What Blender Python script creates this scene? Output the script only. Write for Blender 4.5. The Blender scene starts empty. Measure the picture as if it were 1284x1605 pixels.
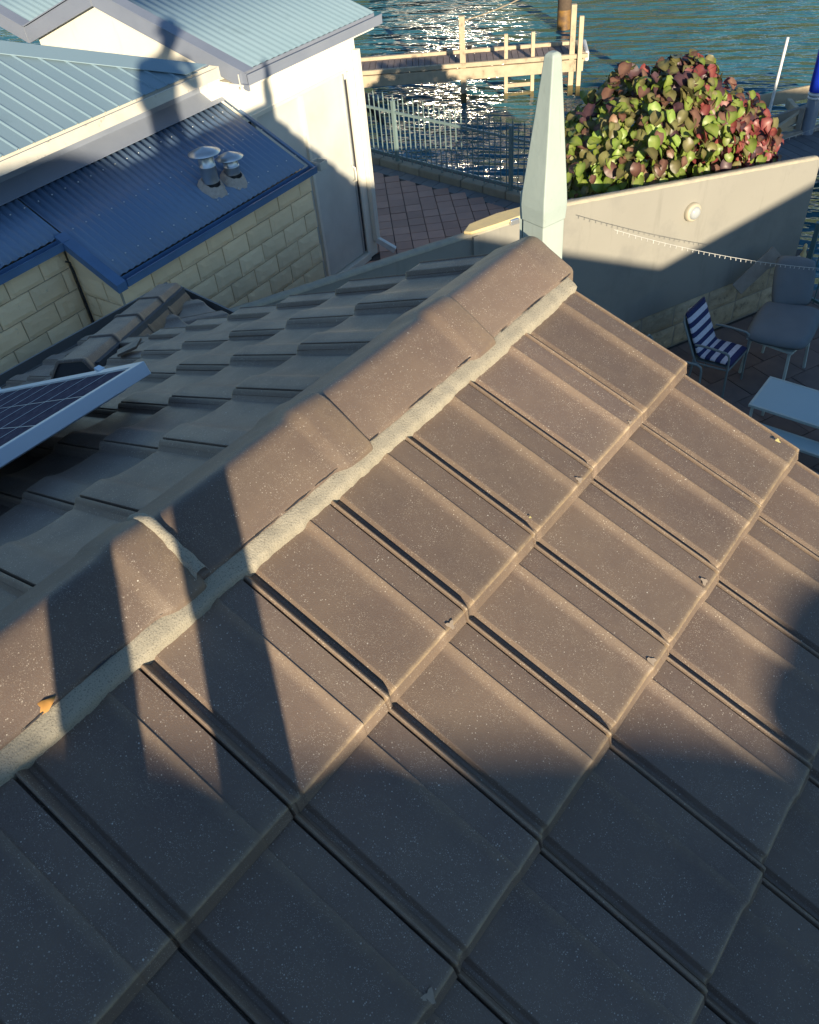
import bpy, bmesh, math, random
from mathutils import Vector, Matrix, noise
random.seed(7)
SC = bpy.context.scene
COL = SC.collection
R = math.radians
V = Vector

# ------------------------------------------------------------------ camera, sky, sun, exposure
cd = bpy.data.cameras.new('camera'); cam = bpy.data.objects.new('camera', cd); COL.objects.link(cam)
cd.sensor_fit = 'HORIZONTAL'; cd.sensor_width = 36; cd.lens = 36 * 1279.23 / 1284
cd.clip_start = 0.02; cd.clip_end = 3000
CAM = V((1.0778, -1.7682, 1.0062))
yaw, pit, rol = R(-42.26318), R(43.54044), R(-6.20809)
fw = V((math.sin(yaw) * math.cos(pit), math.cos(yaw) * math.cos(pit), -math.sin(pit)))
rr = fw.cross(V((0, 0, 1))).normalized(); uu = rr.cross(fw)
r2 = rr * math.cos(rol) + uu * math.sin(rol); u2 = -rr * math.sin(rol) + uu * math.cos(rol)
cam.matrix_world = Matrix(((r2.x, u2.x, -fw.x, CAM.x), (r2.y, u2.y, -fw.y, CAM.y), (r2.z, u2.z, -fw.z, CAM.z), (0, 0, 0, 1)))
SC.camera = cam

SUN_EL, SUN_ROT = R(13.2), R(126.6)
w = bpy.data.worlds.new('World'); SC.world = w; w.use_nodes = True
wn = w.node_tree.nodes; sky = wn.new('ShaderNodeTexSky'); sky.sky_type = 'NISHITA'; sky.sun_disc = False
sky.sun_elevation = SUN_EL; sky.sun_rotation = SUN_ROT; sky.air_density = 1.0; sky.dust_density = 0.1; sky.ozone_density = 3.2
w.node_tree.links.new(sky.outputs[0], wn['Background'].inputs[0]); wn['Background'].inputs[1].default_value = 0.098
LD = V((-0.7813, 0.5806, -0.2287)).normalized()          # direction the sunlight travels
sd = bpy.data.lights.new('sun', 'SUN'); sun = bpy.data.objects.new('sun', sd); COL.objects.link(sun)
sd.energy = 5.0; sd.angle = R(0.53); sd.color = (1.0, 0.84, 0.61)
sun.rotation_euler = LD.to_track_quat('-Z', 'Y').to_euler(); sun.location = (20, -15, 12)
SC.view_settings.view_transform = 'Standard'; SC.view_settings.look = 'None'
SC.view_settings.exposure = 0.92; SC.view_settings.gamma = 1.0; SC.view_settings.use_curve_mapping = False
SC.cycles.max_bounces = 8; SC.cycles.sample_clamp_indirect = 60

# ------------------------------------------------------------------ helpers
WM = {}                                                    # world matrix of every linked object, kept for parenting
def link(o, parent=None, mw=None):
    COL.objects.link(o)
    mw = mw.copy() if mw is not None else Matrix.Identity(4)
    WM[o.name] = mw
    if parent is not None:
        o.parent = parent; o.matrix_parent_inverse = WM[parent.name].inverted()
    o.matrix_basis = mw
    return o
def tag(o, label=None, cat=None, group=None, kind=None):
    if label: o['label'] = label
    if cat: o['category'] = cat
    if group: o['group'] = group
    if kind: o['kind'] = kind
    return o
def thing(name, label, cat, loc=(0, 0, 0), group=None):
    o = bpy.data.objects.new(name, None); o.empty_display_size = 0.1
    link(o, None, Matrix.Translation(V(loc)))
    return tag(o, label, cat, group)

class MB:
    def __init__(s): s.v = []; s.f = []; s.sm = []; s.mi = []; s.att = {}
    def add(s, vs, fs, smooth=False, mi=0):
        b = len(s.v); s.v += [tuple(p) for p in vs]
        for f in fs: s.f.append([b + i for i in f]); s.sm.append(smooth); s.mi.append(mi)
        return b
    def para(s, o, a, b, c, mi=0):
        """box from corner o along vectors a, b, c"""
        o, a, b, c = V(o), V(a), V(b), V(c)
        if a.cross(b).dot(c) < 0: a, b = b, a
        p = [o, o + a, o + a + b, o + b, o + c, o + a + c, o + a + b + c, o + b + c]
        s.add(p, [(3, 2, 1, 0), (4, 5, 6, 7), (0, 1, 5, 4), (1, 2, 6, 5), (2, 3, 7, 6), (3, 0, 4, 7)], mi=mi)
        return s
    def box(s, c, size, rot=None, mi=0):
        c = V(c); hx, hy, hz = size[0] / 2, size[1] / 2, size[2] / 2
        m = rot if rot is not None else Matrix.Identity(3)
        a, b, d = m @ V((size[0], 0, 0)), m @ V((0, size[1], 0)), m @ V((0, 0, size[2]))
        return s.para(c - (a + b + d) / 2, a, b, d, mi)
    def bar(s, p, q, wd, ht, up=(0, 0, 1), mi=0):
        p, q = V(p), V(q); d = (q - p); L = d.length; d /= L
        side = d.cross(V(up)).normalized(); u = side.cross(d)
        return s.para(p - side * wd / 2 - u * ht / 2, d * L, side * wd, u * ht, mi)
    def tube(s, pts, r, n=8, mi=0, closed=False, cap=True):
        pts = [V(p) for p in pts]; rs = r if isinstance(r, (list, tuple)) else [r] * len(pts)
        rings = []; prev = None
        for i, p in enumerate(pts):
            if closed: t = (pts[(i + 1) % len(pts)] - pts[i - 1]).normalized()
            else: t = ((pts[min(i + 1, len(pts) - 1)] - pts[max(i - 1, 0)])).normalized()
            if prev is None:
                ref = V((0, 0, 1)) if abs(t.z) < 0.9 else V((1, 0, 0)); a = t.cross(ref).normalized()
            else: a = (prev - t * prev.dot(t)).normalized()
            prev = a; b = t.cross(a)
            rings.append([p + (a * math.cos(2 * math.pi * k / n) + b * math.sin(2 * math.pi * k / n)) * rs[i] for k in range(n)])
        vs = [q for rg in rings for q in rg]; fs = []
        m = len(pts)
        for i in range(m if closed else m - 1):
            for k in range(n):
                j = (i + 1) % m
                fs.append((i * n + k, i * n + (k + 1) % n, j * n + (k + 1) % n, j * n + k))
        s.add(vs, fs, True, mi)
        if cap and not closed:
            s.add(rings[0], [tuple(reversed(range(n)))], False, mi); s.add(rings[-1], [tuple(range(n))], False, mi)
        return s
    def lathe(s, base, prof, n=20, mi=0, ax=(0, 0, 1)):
        base = V(base); az = V(ax).normalized(); a = az.orthogonal().normalized(); b = az.cross(a)
        vs = [base + az * z + (a * math.cos(2 * math.pi * k / n) + b * math.sin(2 * math.pi * k / n)) * r for r, z in prof for k in range(n)]
        fs = []
        for i in range(len(prof) - 1):
            for k in range(n): fs.append((i * n + k, i * n + (k + 1) % n, (i + 1) * n + (k + 1) % n, (i + 1) * n + k))
        s.add(vs, fs, True, mi); return s
    def poly(s, pts, thick=None, dirn=(0, 0, -1), mi=0):
        """flat polygon, extruded along dirn by thick"""
        pts = [V(p) for p in pts]; n = len(pts)
        if thick is None: s.add(pts, [tuple(range(n))], False, mi); return s
        q = [p + V(dirn) * thick for p in pts]
        nrm = V((0, 0, 0))
        for i in range(n): nrm += pts[i].cross(pts[(i + 1) % n])
        fl = nrm.dot(V(dirn)) > 0
        top = tuple(range(n)); bot = tuple(reversed(range(n, 2 * n)))
        fs = [top, bot] + [(i, i + n, (i + 1) % n + n, (i + 1) % n) for i in range(n)]
        if fl: fs = [tuple(reversed(f)) for f in fs]
        s.add(pts + q, fs, False, mi); return s
    def mesh(s, name, mats, att=None):
        me = bpy.data.meshes.new(name); me.from_pydata(s.v, [], s.f)
        me.polygons.foreach_set('use_smooth', s.sm); me.polygons.foreach_set('material_index', s.mi)
        for m in (mats if isinstance(mats, (list, tuple)) else [mats]): me.materials.append(m)
        if att is not None:
            a = me.attributes.new('pale_tint', 'FLOAT', 'POINT'); a.data.foreach_set('value', att)
        me.update(); return me
    def obj(s, name, mats, parent=None, mw=None, bevel=0, att=None, seg=2):
        o = bpy.data.objects.new(name, s.mesh(name, mats, att)); link(o, parent, mw)
        if bevel:
            b = o.modifiers.new('b', 'BEVEL'); b.width = bevel; b.segments = seg; b.limit_method = 'ANGLE'; b.angle_limit = R(35)
            b.harden_normals = False
        return o
def inst(name, me, parent, mw):
    o = bpy.data.objects.new(name, me); return link(o, parent, mw)
def clip(me, planes):
    """keep the part of a mesh where (p-co).no <= 0 for every plane"""
    bm = bmesh.new(); bm.from_mesh(me)
    for co, no in planes:
        bmesh.ops.bisect_plane(bm, geom=bm.verts[:] + bm.edges[:] + bm.faces[:], plane_co=co, plane_no=no, clear_outer=True)
    n = len(bm.faces); bm.to_mesh(me); bm.free(); return n

# ------------------------------------------------------------------ materials
def nodes(name):
    m = bpy.data.materials.new(name); m.use_nodes = True; nt = m.node_tree
    return m, nt, nt.nodes['Principled BSDF'], lambda a, b: nt.links.new(a, b)
def N(nt, t, **kw):
    n = nt.nodes.new('ShaderNode' + t)
    for k, v in kw.items(): setattr(n, k, v)
    return n
def ramp(nt, src, stops):
    r = N(nt, 'ValToRGB'); nt.links.new(src, r.inputs[0])
    el = r.color_ramp.elements
    while len(el) < len(stops): el.new(0.5)
    for e, (p, c) in zip(el, stops): e.position = p; e.color = (c if isinstance(c, tuple) else (c, c, c)) + ((1,) if not isinstance(c, tuple) or len(c) == 3 else ())
    return r.outputs[0]
def coords(nt, rnd=True):
    tc = N(nt, 'TexCoord'); oi = N(nt, 'ObjectInfo')
    if not rnd: return tc.outputs['Object'], oi
    ad = N(nt, 'VectorMath', operation='MULTIPLY_ADD'); 
    ad.inputs[0].default_value = (1, 1, 1); cm = N(nt, 'CombineXYZ')
    mu = N(nt, 'Math', operation='MULTIPLY'); mu.inputs[1].default_value = 37.0
    nt.links.new(oi.outputs['Random'], mu.inputs[0])
    for i in range(3): nt.links.new(mu.outputs[0], cm.inputs[i])
    sm = N(nt, 'VectorMath', operation='ADD'); nt.links.new(tc.outputs['Object'], sm.inputs[0]); nt.links.new(cm.outputs[0], sm.inputs[1])
    return sm.outputs[0], oi
def mixc(nt, f, a, b):
    m = N(nt, 'Mix', data_type='RGBA')
    if isinstance(f, (int, float)): m.inputs[0].default_value = f
    else: nt.links.new(f, m.inputs[0])
    for k, c in ((6, a), (7, b)):
        if isinstance(c, tuple): m.inputs[k].default_value = c + (1,)
        else: nt.links.new(c, m.inputs[k])
    return m.outputs[2]
def noise_t(nt, co, scale, detail=3, rough=.55):
    n = N(nt, 'TexNoise'); n.inputs['Scale'].default_value = scale; n.inputs['Detail'].default_value = detail; n.inputs['Roughness'].default_value = rough
    nt.links.new(co, n.inputs['Vector']); return n.outputs['Fac']
def bump(nt, b, hs):
    """hs: list of (height socket, strength, distance)"""
    prev = None
    for h, st, di in hs:
        u = N(nt, 'Bump'); u.inputs['Strength'].default_value = st; u.inputs['Distance'].default_value = di
        nt.links.new(h, u.inputs['Height'])
        if prev: nt.links.new(prev, u.inputs['Normal'])
        prev = u.outputs[0]
    nt.links.new(prev, b.inputs['Normal'])
def mat(name, c1, c2=None, scale=6, rough=.6, metal=0, bscale=0, bdist=.002, rnd=.0, spec=.5, stain=None, fine=None, streak=None):
    m, nt, b, L = nodes(name); co, oi = coords(nt)
    b.inputs['Roughness'].default_value = rough; b.inputs['Metallic'].default_value = metal; b.inputs['Specular IOR Level'].default_value = spec
    c2 = c2 or tuple(x * .8 for x in c1)
    col = mixc(nt, ramp(nt, noise_t(nt, co, scale, 5), [(.3, 0.), (.7, 1.)]), c1, c2)
    if fine:
        col = mixc(nt, ramp(nt, noise_t(nt, co, fine[0], 2), [(fine[2] - .04, 0.), (fine[2] + .04, 1.)]), col, fine[1])
    if streak:
        mp = N(nt, 'Mapping'); L(co, mp.inputs[0]); mp.inputs['Scale'].default_value = (streak[0], streak[0], streak[1])
        col = mixc(nt, ramp(nt, noise_t(nt, mp.outputs[0], 1.0, 5, .65), [(streak[3], 0.), (streak[3] + .12, .5)]), col, streak[2])
    if stain:
        col = mixc(nt, ramp(nt, noise_t(nt, co, stain[0], 6, .65), [(stain[2], 0.), (stain[2] + .12, 1.)]), col, stain[1])
    if rnd:
        hs = N(nt, 'HueSaturation'); mr = N(nt, 'MapRange'); mr.inputs[3].default_value = 1 - rnd; mr.inputs[4].default_value = 1 + rnd
        L(oi.outputs['Random'], mr.inputs[0]); L(mr.outputs[0], hs.inputs['Value']); L(col, hs.inputs['Color']); col = hs.outputs[0]
    L(col, b.inputs['Base Color'])
    if bscale: bump(nt, b, [(noise_t(nt, co, bscale, 4), .6, bdist)])
    return m

def tile_material():
    m, nt, b, L = nodes('glazed_tile'); co, oi = coords(nt)
    base = mixc(nt, ramp(nt, noise_t(nt, co, 5, 5), [(.3, 0.), (.7, 1.)]), (.174, .123, .092), (.120, .089, .074))
    base = mixc(nt, ramp(nt, noise_t(nt, co, 420, 2), [(.42, 0.), (.62, 1.)]), base, (.15, .118, .10))
    base = mixc(nt, ramp(nt, noise_t(nt, co, 3.2, 6, .7), [(.42, 0.), (.72, .55)]), base, (.215, .165, .12))
    # pale grit: three sizes of speck
    for sc_, th, pr, c in ((420, .30, .45, (.36, .31, .25)), (190, .22, .70, (.48, .43, .36)), (48, .07, .78, (.62, .59, .52))):
        vo = N(nt, 'TexVoronoi'); vo.inputs['Scale'].default_value = sc_; L(co, vo.inputs['Vector'])
        lt = N(nt, 'Math', operation='LESS_THAN'); L(vo.outputs['Distance'], lt.inputs[0]); lt.inputs[1].default_value = th
        sp = N(nt, 'SeparateColor'); L(vo.outputs['Color'], sp.inputs[0])
        gt = N(nt, 'Math', operation='GREATER_THAN'); L(sp.outputs[0], gt.inputs[0]); gt.inputs[1].default_value = pr
        mu = N(nt, 'Math', operation='MULTIPLY'); L(lt.outputs[0], mu.inputs[0]); L(gt.outputs[0], mu.inputs[1])
        m2 = N(nt, 'Math', operation='MULTIPLY'); L(mu.outputs[0], m2.inputs[0]); L(ramp(nt, noise_t(nt, co, 7 + sc_ * .05, 4, .7), [(.42, .08), (.60, .9)]), m2.inputs[1])
        base = mixc(nt, m2.outputs[0], base, c)
    at = N(nt, 'Attribute'); at.attribute_name = 'pale_tint'  # tan edge dust that also paints in the sunlit look of bevel and lip
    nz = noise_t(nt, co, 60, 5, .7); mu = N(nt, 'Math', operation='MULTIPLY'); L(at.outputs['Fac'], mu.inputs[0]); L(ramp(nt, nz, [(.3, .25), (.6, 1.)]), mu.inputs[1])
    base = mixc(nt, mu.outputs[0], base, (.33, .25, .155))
    hs = N(nt, 'HueSaturation'); mr = N(nt, 'MapRange'); mr.inputs[3].default_value = .86; mr.inputs[4].default_value = 1.14
    L(oi.outputs['Random'], mr.inputs[0]); L(mr.outputs[0], hs.inputs['Value']); L(base, hs.inputs['Color'])
    L(hs.outputs[0], b.inputs['Base Color'])
    L(ramp(nt, noise_t(nt, co, 9, 4), [(.3, .40), (.7, .52)]), b.inputs['Roughness'])
    b.inputs['Specular IOR Level'].default_value = .33
    bump(nt, b, [(noise_t(nt, co, 7, 3), .35, .004), (noise_t(nt, co, 500, 2), .45, .0012)])
    return m

M = {}
M['tile'] = tile_material()
M['mortar'] = mat('bedding_mortar', (.345, .315, .245), (.29, .265, .205), 12, .95, bscale=260, bdist=.003, fine=(420, (.19, .17, .13), .60), stain=(16, (.20, .18, .14), .68))
M['pale_paint'] = mat('weathered_pale_green_paint', (.37, .435, .40), (.31, .375, .35), 5, .6, bscale=40, bdist=.0015, stain=(9, (.25, .28, .26), .64), streak=(110, 5, (.20, .22, .20), .60))
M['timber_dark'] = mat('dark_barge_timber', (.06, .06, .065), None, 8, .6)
M['steel_pale'] = mat('pale_blue_grey_roof_steel', (.21, .305, .36), (.19, .285, .34), 1.2, .42, rnd=.03, stain=(2.2, (.165, .245, .29), .60))
M['steel_trim'] = mat('grey_blue_trim', (.22, .25, .31), (.19, .22, .28), 3, .5)
M['steel_blue'] = mat('deep_blue_roof_steel', (.15, .235, .36), (.13, .21, .335), 1.5, .36, stain=(5, (.25, .34, .45), .68))
M['fascia_blue'] = mat('blue_fascia_paint', (.10, .20, .36), None, 4, .4)
M['white_wall'] = mat('white_rendered_wall', (.82, .79, .68), (.79, .76, .66), 2, .85, bscale=60, bdist=.002, streak=(4, .5, (.60, .57, .48), .60))
M['white_trim'] = mat('cream_white_trim', (.74, .72, .62), (.68, .66, .58), 4, .45)
M['gutter_grey'] = mat('grey_house_gutter', (.20, .19, .175), None, 5, .5)
M['gutter'] = mat('cream_gutter', (.62, .60, .52), (.52, .50, .43), 5, .45, stain=(14, (.30, .29, .24), .6))
M['door_blind'] = mat('grey_door_blind', (.62, .63, .58), None, 2, .5)
M['dark_gap'] = mat('dark_rubber', (.03, .03, .035), None, 4, .6)
M['block'] = mat('cream_split_block', (.95, .73, .45), (.87, .665, .41), 3, .9, bscale=14, bdist=.012, rnd=.08, stain=(7, (.36, .32, .25), .66))
M['block_joint'] = mat('grey_block_joint', (.40, .36, .29), (.30, .27, .22), 9, .95, bscale=90, bdist=.003)
M['galv'] = mat('galvanised_steel', (.62, .65, .66), (.5, .53, .55), 5, .32, metal=.75)
M['wall_beige'] = mat('beige_painted_render', (.265, .258, .225), (.25, .243, .212), 1.5, .85, bscale=120, bdist=.0012, streak=(5, .8, (.19, .185, .16), .56), stain=(1.3, (.225, .22, .195), .52))
M['wall_top'] = mat('rough_wall_capping', (.44, .39, .28), (.34, .31, .25), 12, .95, bscale=60, bdist=.006)
M['yellow_cap'] = mat('yellowed_cap_render', (.74, .58, .27), (.62, .5, .27), 18, .9, bscale=60, bdist=.003)
M['limestone'] = mat('rough_limestone', (.56, .46, .31), (.40, .33, .22), 9, .95, bscale=30, bdist=.03, rnd=.16, stain=(9, (.20, .165, .12), .58))
M['paver'] = mat('pink_clay_paver', (.52, .30, .22), (.44, .26, .20), 4, .85, bscale=90, bdist=.002, rnd=.14)
M['paver_grey'] = mat('grey_border_paver', (.22, .22, .215), (.18, .185, .19), 4, .85, bscale=90, bdist=.002, rnd=.12)
M['flag'] = mat('brown_flagstone', (.22, .16, .135), (.15, .115, .105), 4, .8, bscale=60, bdist=.003, rnd=.15)
M['joint'] = mat('dark_sand_joint', (.10, .085, .075), None, 20, .95)
M['kerb'] = mat('reconstituted_kerb_stone', (.40, .34, .25), (.32, .28, .21), 8, .95, bscale=60, bdist=.006, rnd=.1)
M['fence'] = mat('teal_green_fence_steel', (.10, .20, .20), (.08, .16, .17), 6, .45)
M['fence_pale'] = mat('cream_fence_steel', (.19, .27, .265), (.16, .23, .23), 6, .45)
M['jetty'] = mat('sun_bleached_pine', (.47, .39, .27), (.38, .31, .21), 5, .8, bscale=50, bdist=.003, rnd=.12, stain=(5, (.24, .20, .14), .58))
M['jetty_wet'] = mat('wet_algae_timber', (.13, .09, .03), (.05, .06, .03), 12, .35)
M['deck'] = mat('weathered_deck_board', (.22, .175, .16), (.16, .13, .125), 6, .85, bscale=50, bdist=.003, rnd=.2)
M['deck_grey'] = mat('grey_dock_board', (.12, .125, .13), (.09, .095, .10), 6, .8, rnd=.15)
M['timber_grey'] = mat('grey_timber', (.30, .28, .24), (.22, .20, .17), 8, .85, bscale=40, bdist=.003)
M['dark_rust'] = mat('rust_brown_pile', (.10, .06, .035), (.28, .15, .03), 6, .6)
M['blue_sleeve'] = mat('blue_plastic_sleeve', (.01, .04, .50), (.008, .03, .42), 4, .35)
M['white_pvc'] = mat('white_plastic', (.72, .74, .72), None, 5, .4)
M['alu'] = mat('silver_frame', (.60, .68, .74), (.52, .60, .68), 3, .38, metal=.3)
M['cell'] = None
M['chair_frame'] = mat('sage_grey_powder_coat', (.20, .25, .25), None, 5, .4)
M['navy'] = mat('navy_canvas', (.018, .028, .11), None, 30, .95, bscale=600, bdist=.0008)
M['pale_stripe'] = mat('pale_canvas', (.56, .58, .66), None, 30, .95, bscale=600, bdist=.0008)
M['grey_cushion'] = mat('grey_outdoor_fabric', (.155, .185, .205), (.13, .16, .18), 4, .95, bscale=350, bdist=.001)
M['table_frame'] = mat('sage_table_frame', (.52, .60, .56), None, 5, .45)
M['frost'] = mat('frosted_blue_glass', (.40, .53, .55), (.36, .49, .52), 2, .3)
M['dark_plastic'] = mat('black_plastic', (.02, .022, .026), None, 8, .4)
M['bulb'] = mat('white_bulb_plastic', (.62, .62, .58), None, 8, .4)
M['lamp_glass'] = mat('opal_lamp_glass', (.42, .45, .46), None, 4, .15)
M['lamp_ring'] = mat('cream_lamp_ring', (.46, .42, .32), None, 4, .4)
M['bark'] = mat('brown_bark', (.10, .07, .045), (.07, .05, .035), 20, .9)
M['flashing'] = mat('grey_putty_flashing', (.52, .45, .38), (.40, .34, .29), 30, .95, bscale=60, bdist=.01)
M['lichen'] = mat('yellow_lichen', (.62, .55, .22), None, 60, .95)
M['dropping'] = mat('pale_crust', (.36, .29, .22), None, 60, .95)
M['dead_leaf'] = mat('orange_dead_leaf', (.50, .26, .06), (.42, .2, .05), 30, .7)
M['cloth_dark'] = mat('dark_work_cloth', (.03, .035, .05), None, 10, .9)
M['skin'] = mat('skin', (.45, .28, .2), None, 10, .6)

def cell_material():
    m, nt, b, L = nodes('solar_cell'); co, oi = coords(nt, False)
    vo = N(nt, 'TexVoronoi'); vo.inputs['Scale'].default_value = 60; L(co, vo.inputs['Vector'])
    sp = N(nt, 'SeparateColor'); L(vo.outputs['Color'], sp.inputs[0])
    L(mixc(nt, sp.outputs[0], (.075, .068, .095), (.115, .105, .135)), b.inputs['Base Color'])
    b.inputs['Specular IOR Level'].default_value = .0; b.inputs['Roughness'].default_value = .5; return m
M['cell'] = cell_material()

def water_material():
    m, nt, b, L = nodes('canal_water'); tc = N(nt, 'TexCoord'); mr_ = N(nt, 'Mapping'); L(tc.outputs['Object'], mr_.inputs[0]); mr_.inputs['Rotation'].default_value = (0, 0, R(-22))
    mp = N(nt, 'Mapping'); L(mr_.outputs[0], mp.inputs[0]); mp.inputs['Scale'].default_value = (.8, 2.4, 1)
    b.inputs['Base Color'].default_value = (.035, .135, .175, 1); b.inputs['Roughness'].default_value = .035; b.inputs['IOR'].default_value = 1.333
    n1 = noise_t(nt, mp.outputs[0], .75, 2, .45); n2 = noise_t(nt, mp.outputs[0], 2.0, 2, .5); n3 = noise_t(nt, mp.outputs[0], 5.0, 2, .5)
    bump(nt, b, [(n1, 1.0, .48), (n2, 1.0, .13), (n3, 1.0, .015)])
    return m
M['water'] = water_material()

def glass_material():
    m, nt, b, L = nodes('window_glass'); b.inputs['Base Color'].default_value = (.03, .04, .045, 1); b.inputs['Roughness'].default_value = .03
    b.inputs['Specular IOR Level'].default_value = .8; return m
M['glass'] = glass_material()
def mirror_window():  # unseen mirror pane, added and angled to throw sun glitter onto the water
    m, nt, b, L = nodes('sun_throwing_mirror'); b.inputs['Base Color'].default_value = (.75, .75, .7, 1); b.inputs['Metallic'].default_value = 1
    b.inputs['Roughness'].default_value = .06; return m
M['mirror'] = mirror_window()

def leaf_material(name, c, c2, vein):
    m, nt, b, L = nodes(name); tc = N(nt, 'TexCoord'); oi = N(nt, 'ObjectInfo')
    nz = noise_t(nt, tc.outputs['Object'], 18, 3)
    col = mixc(nt, nz, c, c2)
    at = N(nt, 'Attribute'); at.attribute_name = 'pale_tint'; col = mixc(nt, at.outputs['Fac'], col, vein)
    hs = N(nt, 'HueSaturation'); mr = N(nt, 'MapRange'); mr.inputs[3].default_value = .65; mr.inputs[4].default_value = 1.3
    mr2 = N(nt, 'MapRange'); mr2.inputs[3].default_value = .485; mr2.inputs[4].default_value = .515
    L(oi.outputs['Random'], mr.inputs[0]); L(mr.outputs[0], hs.inputs['Value']); L(oi.outputs['Random'], mr2.inputs[0]); L(mr2.outputs[0], hs.inputs['Hue'])
    L(col, hs.inputs['Color']); L(hs.outputs[0], b.inputs['Base Color']); b.inputs['Roughness'].default_value = .42
    tr = N(nt, 'BsdfTranslucent'); L(hs.outputs[0], tr.inputs[0]); mx = N(nt, 'MixShader'); mx.inputs[0].default_value = .28
    L(b.outputs[0], mx.inputs[1]); L(tr.outputs[0], mx.inputs[2]); L(mx.outputs[0], nt.nodes['Material Output'].inputs[0])
    return m
LEAF = [leaf_material('lime_leaf', (.20, .29, .03), (.12, .19, .025), (.36, .42, .12)),
        leaf_material('olive_leaf', (.115, .135, .035), (.15, .11, .05), (.32, .3, .12)),
        leaf_material('bronze_leaf', (.17, .09, .06), (.12, .055, .04), (.35, .2, .13)),
        leaf_material('red_leaf', (.26, .05, .045), (.15, .03, .035), (.4, .14, .1)),
        leaf_material('purple_leaf', (.075, .035, .045), (.05, .03, .04), (.16, .08, .08))]

# ------------------------------------------------------------------ frames
RP = 0.42795; T = math.tan(RP); CP, SP = math.cos(RP), math.sin(RP)
COV, G = .2415, .34627
AZ = R(-4.8)
NU, NV = V((math.cos(AZ), -math.sin(AZ), 0)), V((math.sin(AZ), math.cos(AZ), 0))
NO = V((-6.49, 6.48, 0))
def nb(u, v, z): return NO + NU * u + NV * v + V((0, 0, z))
ZG, ZP, ZW = -4.4, -5.0, -5.6
WO = V((-1.46, 8.96, 0)); WD = V((math.sin(R(23.5)), math.cos(R(23.5)), 0)); WN = V((WD.y, -WD.x, 0))
def wl(s, n, z): return WO + WD * s + WN * n + V((0, 0, z))      # s along the boundary wall, n towards our patio

# ------------------------------------------------------------------ ground and water
o = MB().poly([(-300, -300, ZW), (300, -300, ZW), (300, 300, ZW), (-300, 300, ZW)]).obj('water', M['water']); tag(o, kind='structure')
# neighbour's terrace slab and our patio slab, each on its retaining wall
edgeL, edgeR = V((-16, 9.75, 0)), V((-2.0, 8.95, 0))
tb = MB().poly([wl(-22, -.06, ZG - .03), wl(.5, -.06, ZG - .03), V((edgeR.x, 9.25, ZG - .03)), V((edgeL.x, 10.0, ZG - .03)), V((-30, 10, ZG - .03)), V((-30, -14, ZG - .03))], 1.6)
tag(tb.obj('terrace_ground', M['joint']), kind='structure')
pb = MB().poly([wl(-22, -.05, ZP - .03), wl(.62, -.05, ZP - .03), wl(.62, 9, ZP - .03), wl(-22, 9, ZP - .03)], 1.2)
tag(pb.obj('patio_ground', M['joint']), kind='structure')
# base soil under our house
tag(MB().poly([(-3.9, -16, ZP - .04), (22, -16, ZP - .04), (22, -1, ZP - .04), (-3.9, -1, ZP - .04)], 1.1).obj('yard_ground', M['joint']), kind='structure')

# neighbour's terrace: diagonal pavers, grey border course, kerb stones
ter = thing('terrace_paving', 'pink diagonal square pavers with a grey border beside the white house', 'paving', (-7, 7.5, ZG))
a47 = R(47); p1, p2 = V((math.sin(a47), math.cos(a47), 0)), V((math.sin(a47 + math.pi / 2), math.cos(a47 + math.pi / 2), 0))
pm = MB().box((0, 0, -.015), (.238, .238, .03)).mesh('paver', M['paver'])
KL, KR = V((-9.9, 9.33, 0)), V((-4.4, 8.98, 0)); KD = (KR - KL).normalized(); KN = V((KD.y, -KD.x, 0))     # kerb line, KN towards the house
rot47 = Matrix((p1, p2, V((0, 0, 1)))).transposed().to_4x4()
cnt = 0
for i in range(-12, 13):
    for j in range(-12, 13):
        c = V((-6.8, 7.4, 0)) + p1 * (i * .25) + p2 * (j * .25)
        dk = (c - KL).dot(KN)
        if dk < .45 or (c - WO).dot(WN) > -.22: continue
        u, v = (c - NO).dot(NU), (c - NO).dot(NV)
        if u < .02 and v < .02: continue
        if u < .9 and v < -1.7: continue
        if c.x < -8.8: continue
        if cnt >= 290: continue
        cnt += 1
        jz = random.uniform(-.003, .003)
        inst('paver', pm, ter, Matrix.Translation(c + V((0, 0, ZG + jz))) @ rot47)
gm = MB().box((0, 0, -.015), (.238, .238, .03)).mesh('border_paver', M['paver_grey'])
rk = Matrix((KD, V((-KD.y, KD.x, 0)), V((0, 0, 1)))).transposed().to_4x4()
for i in range(22):
    c = KL + KD * (.12 + .25 * i) + KN * .325
    if (c - WO).dot(WN) > -.15: continue
    inst('border_paver', gm, ter, Matrix.Translation(c + V((0, 0, ZG + .001))) @ rk)
km = MB().box((0, 0, 0), (.44, .17, .20)).mesh('kerb_stone', M['kerb'])
for i in range(12):
    c = KL + KD * (.22 + .452 * i) + KN * .11
    o = inst('kerb_stone', km, ter, Matrix.Translation(c + V((0, 0, ZG + .015))) @ rk)
    b = o.modifiers.new('b', 'BEVEL'); b.width = .018; b.segments = 2

# our patio flagstones
pat = thing('patio_paving', 'brown flagstones in shade under the chairs and glass tables', 'paving', (-.6, 6.5, ZP))
fm = MB().box((0, 0, -.015), (.42, .42, .03)).mesh('flagstone', M['flag'])
rw = Matrix((WD, V((-WD.y, WD.x, 0)), V((0, 0, 1)))).transposed().to_4x4()
for i in range(-10, 2):
    for j in range(0, 8):
        c = wl(i * .43 + .1 + (.2 if j % 2 else 0), .24 + .43 * j, ZP + random.uniform(-.003, .003))
        inst('flagstone', fm, pat, Matrix.Translation(c) @ rw)

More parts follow.
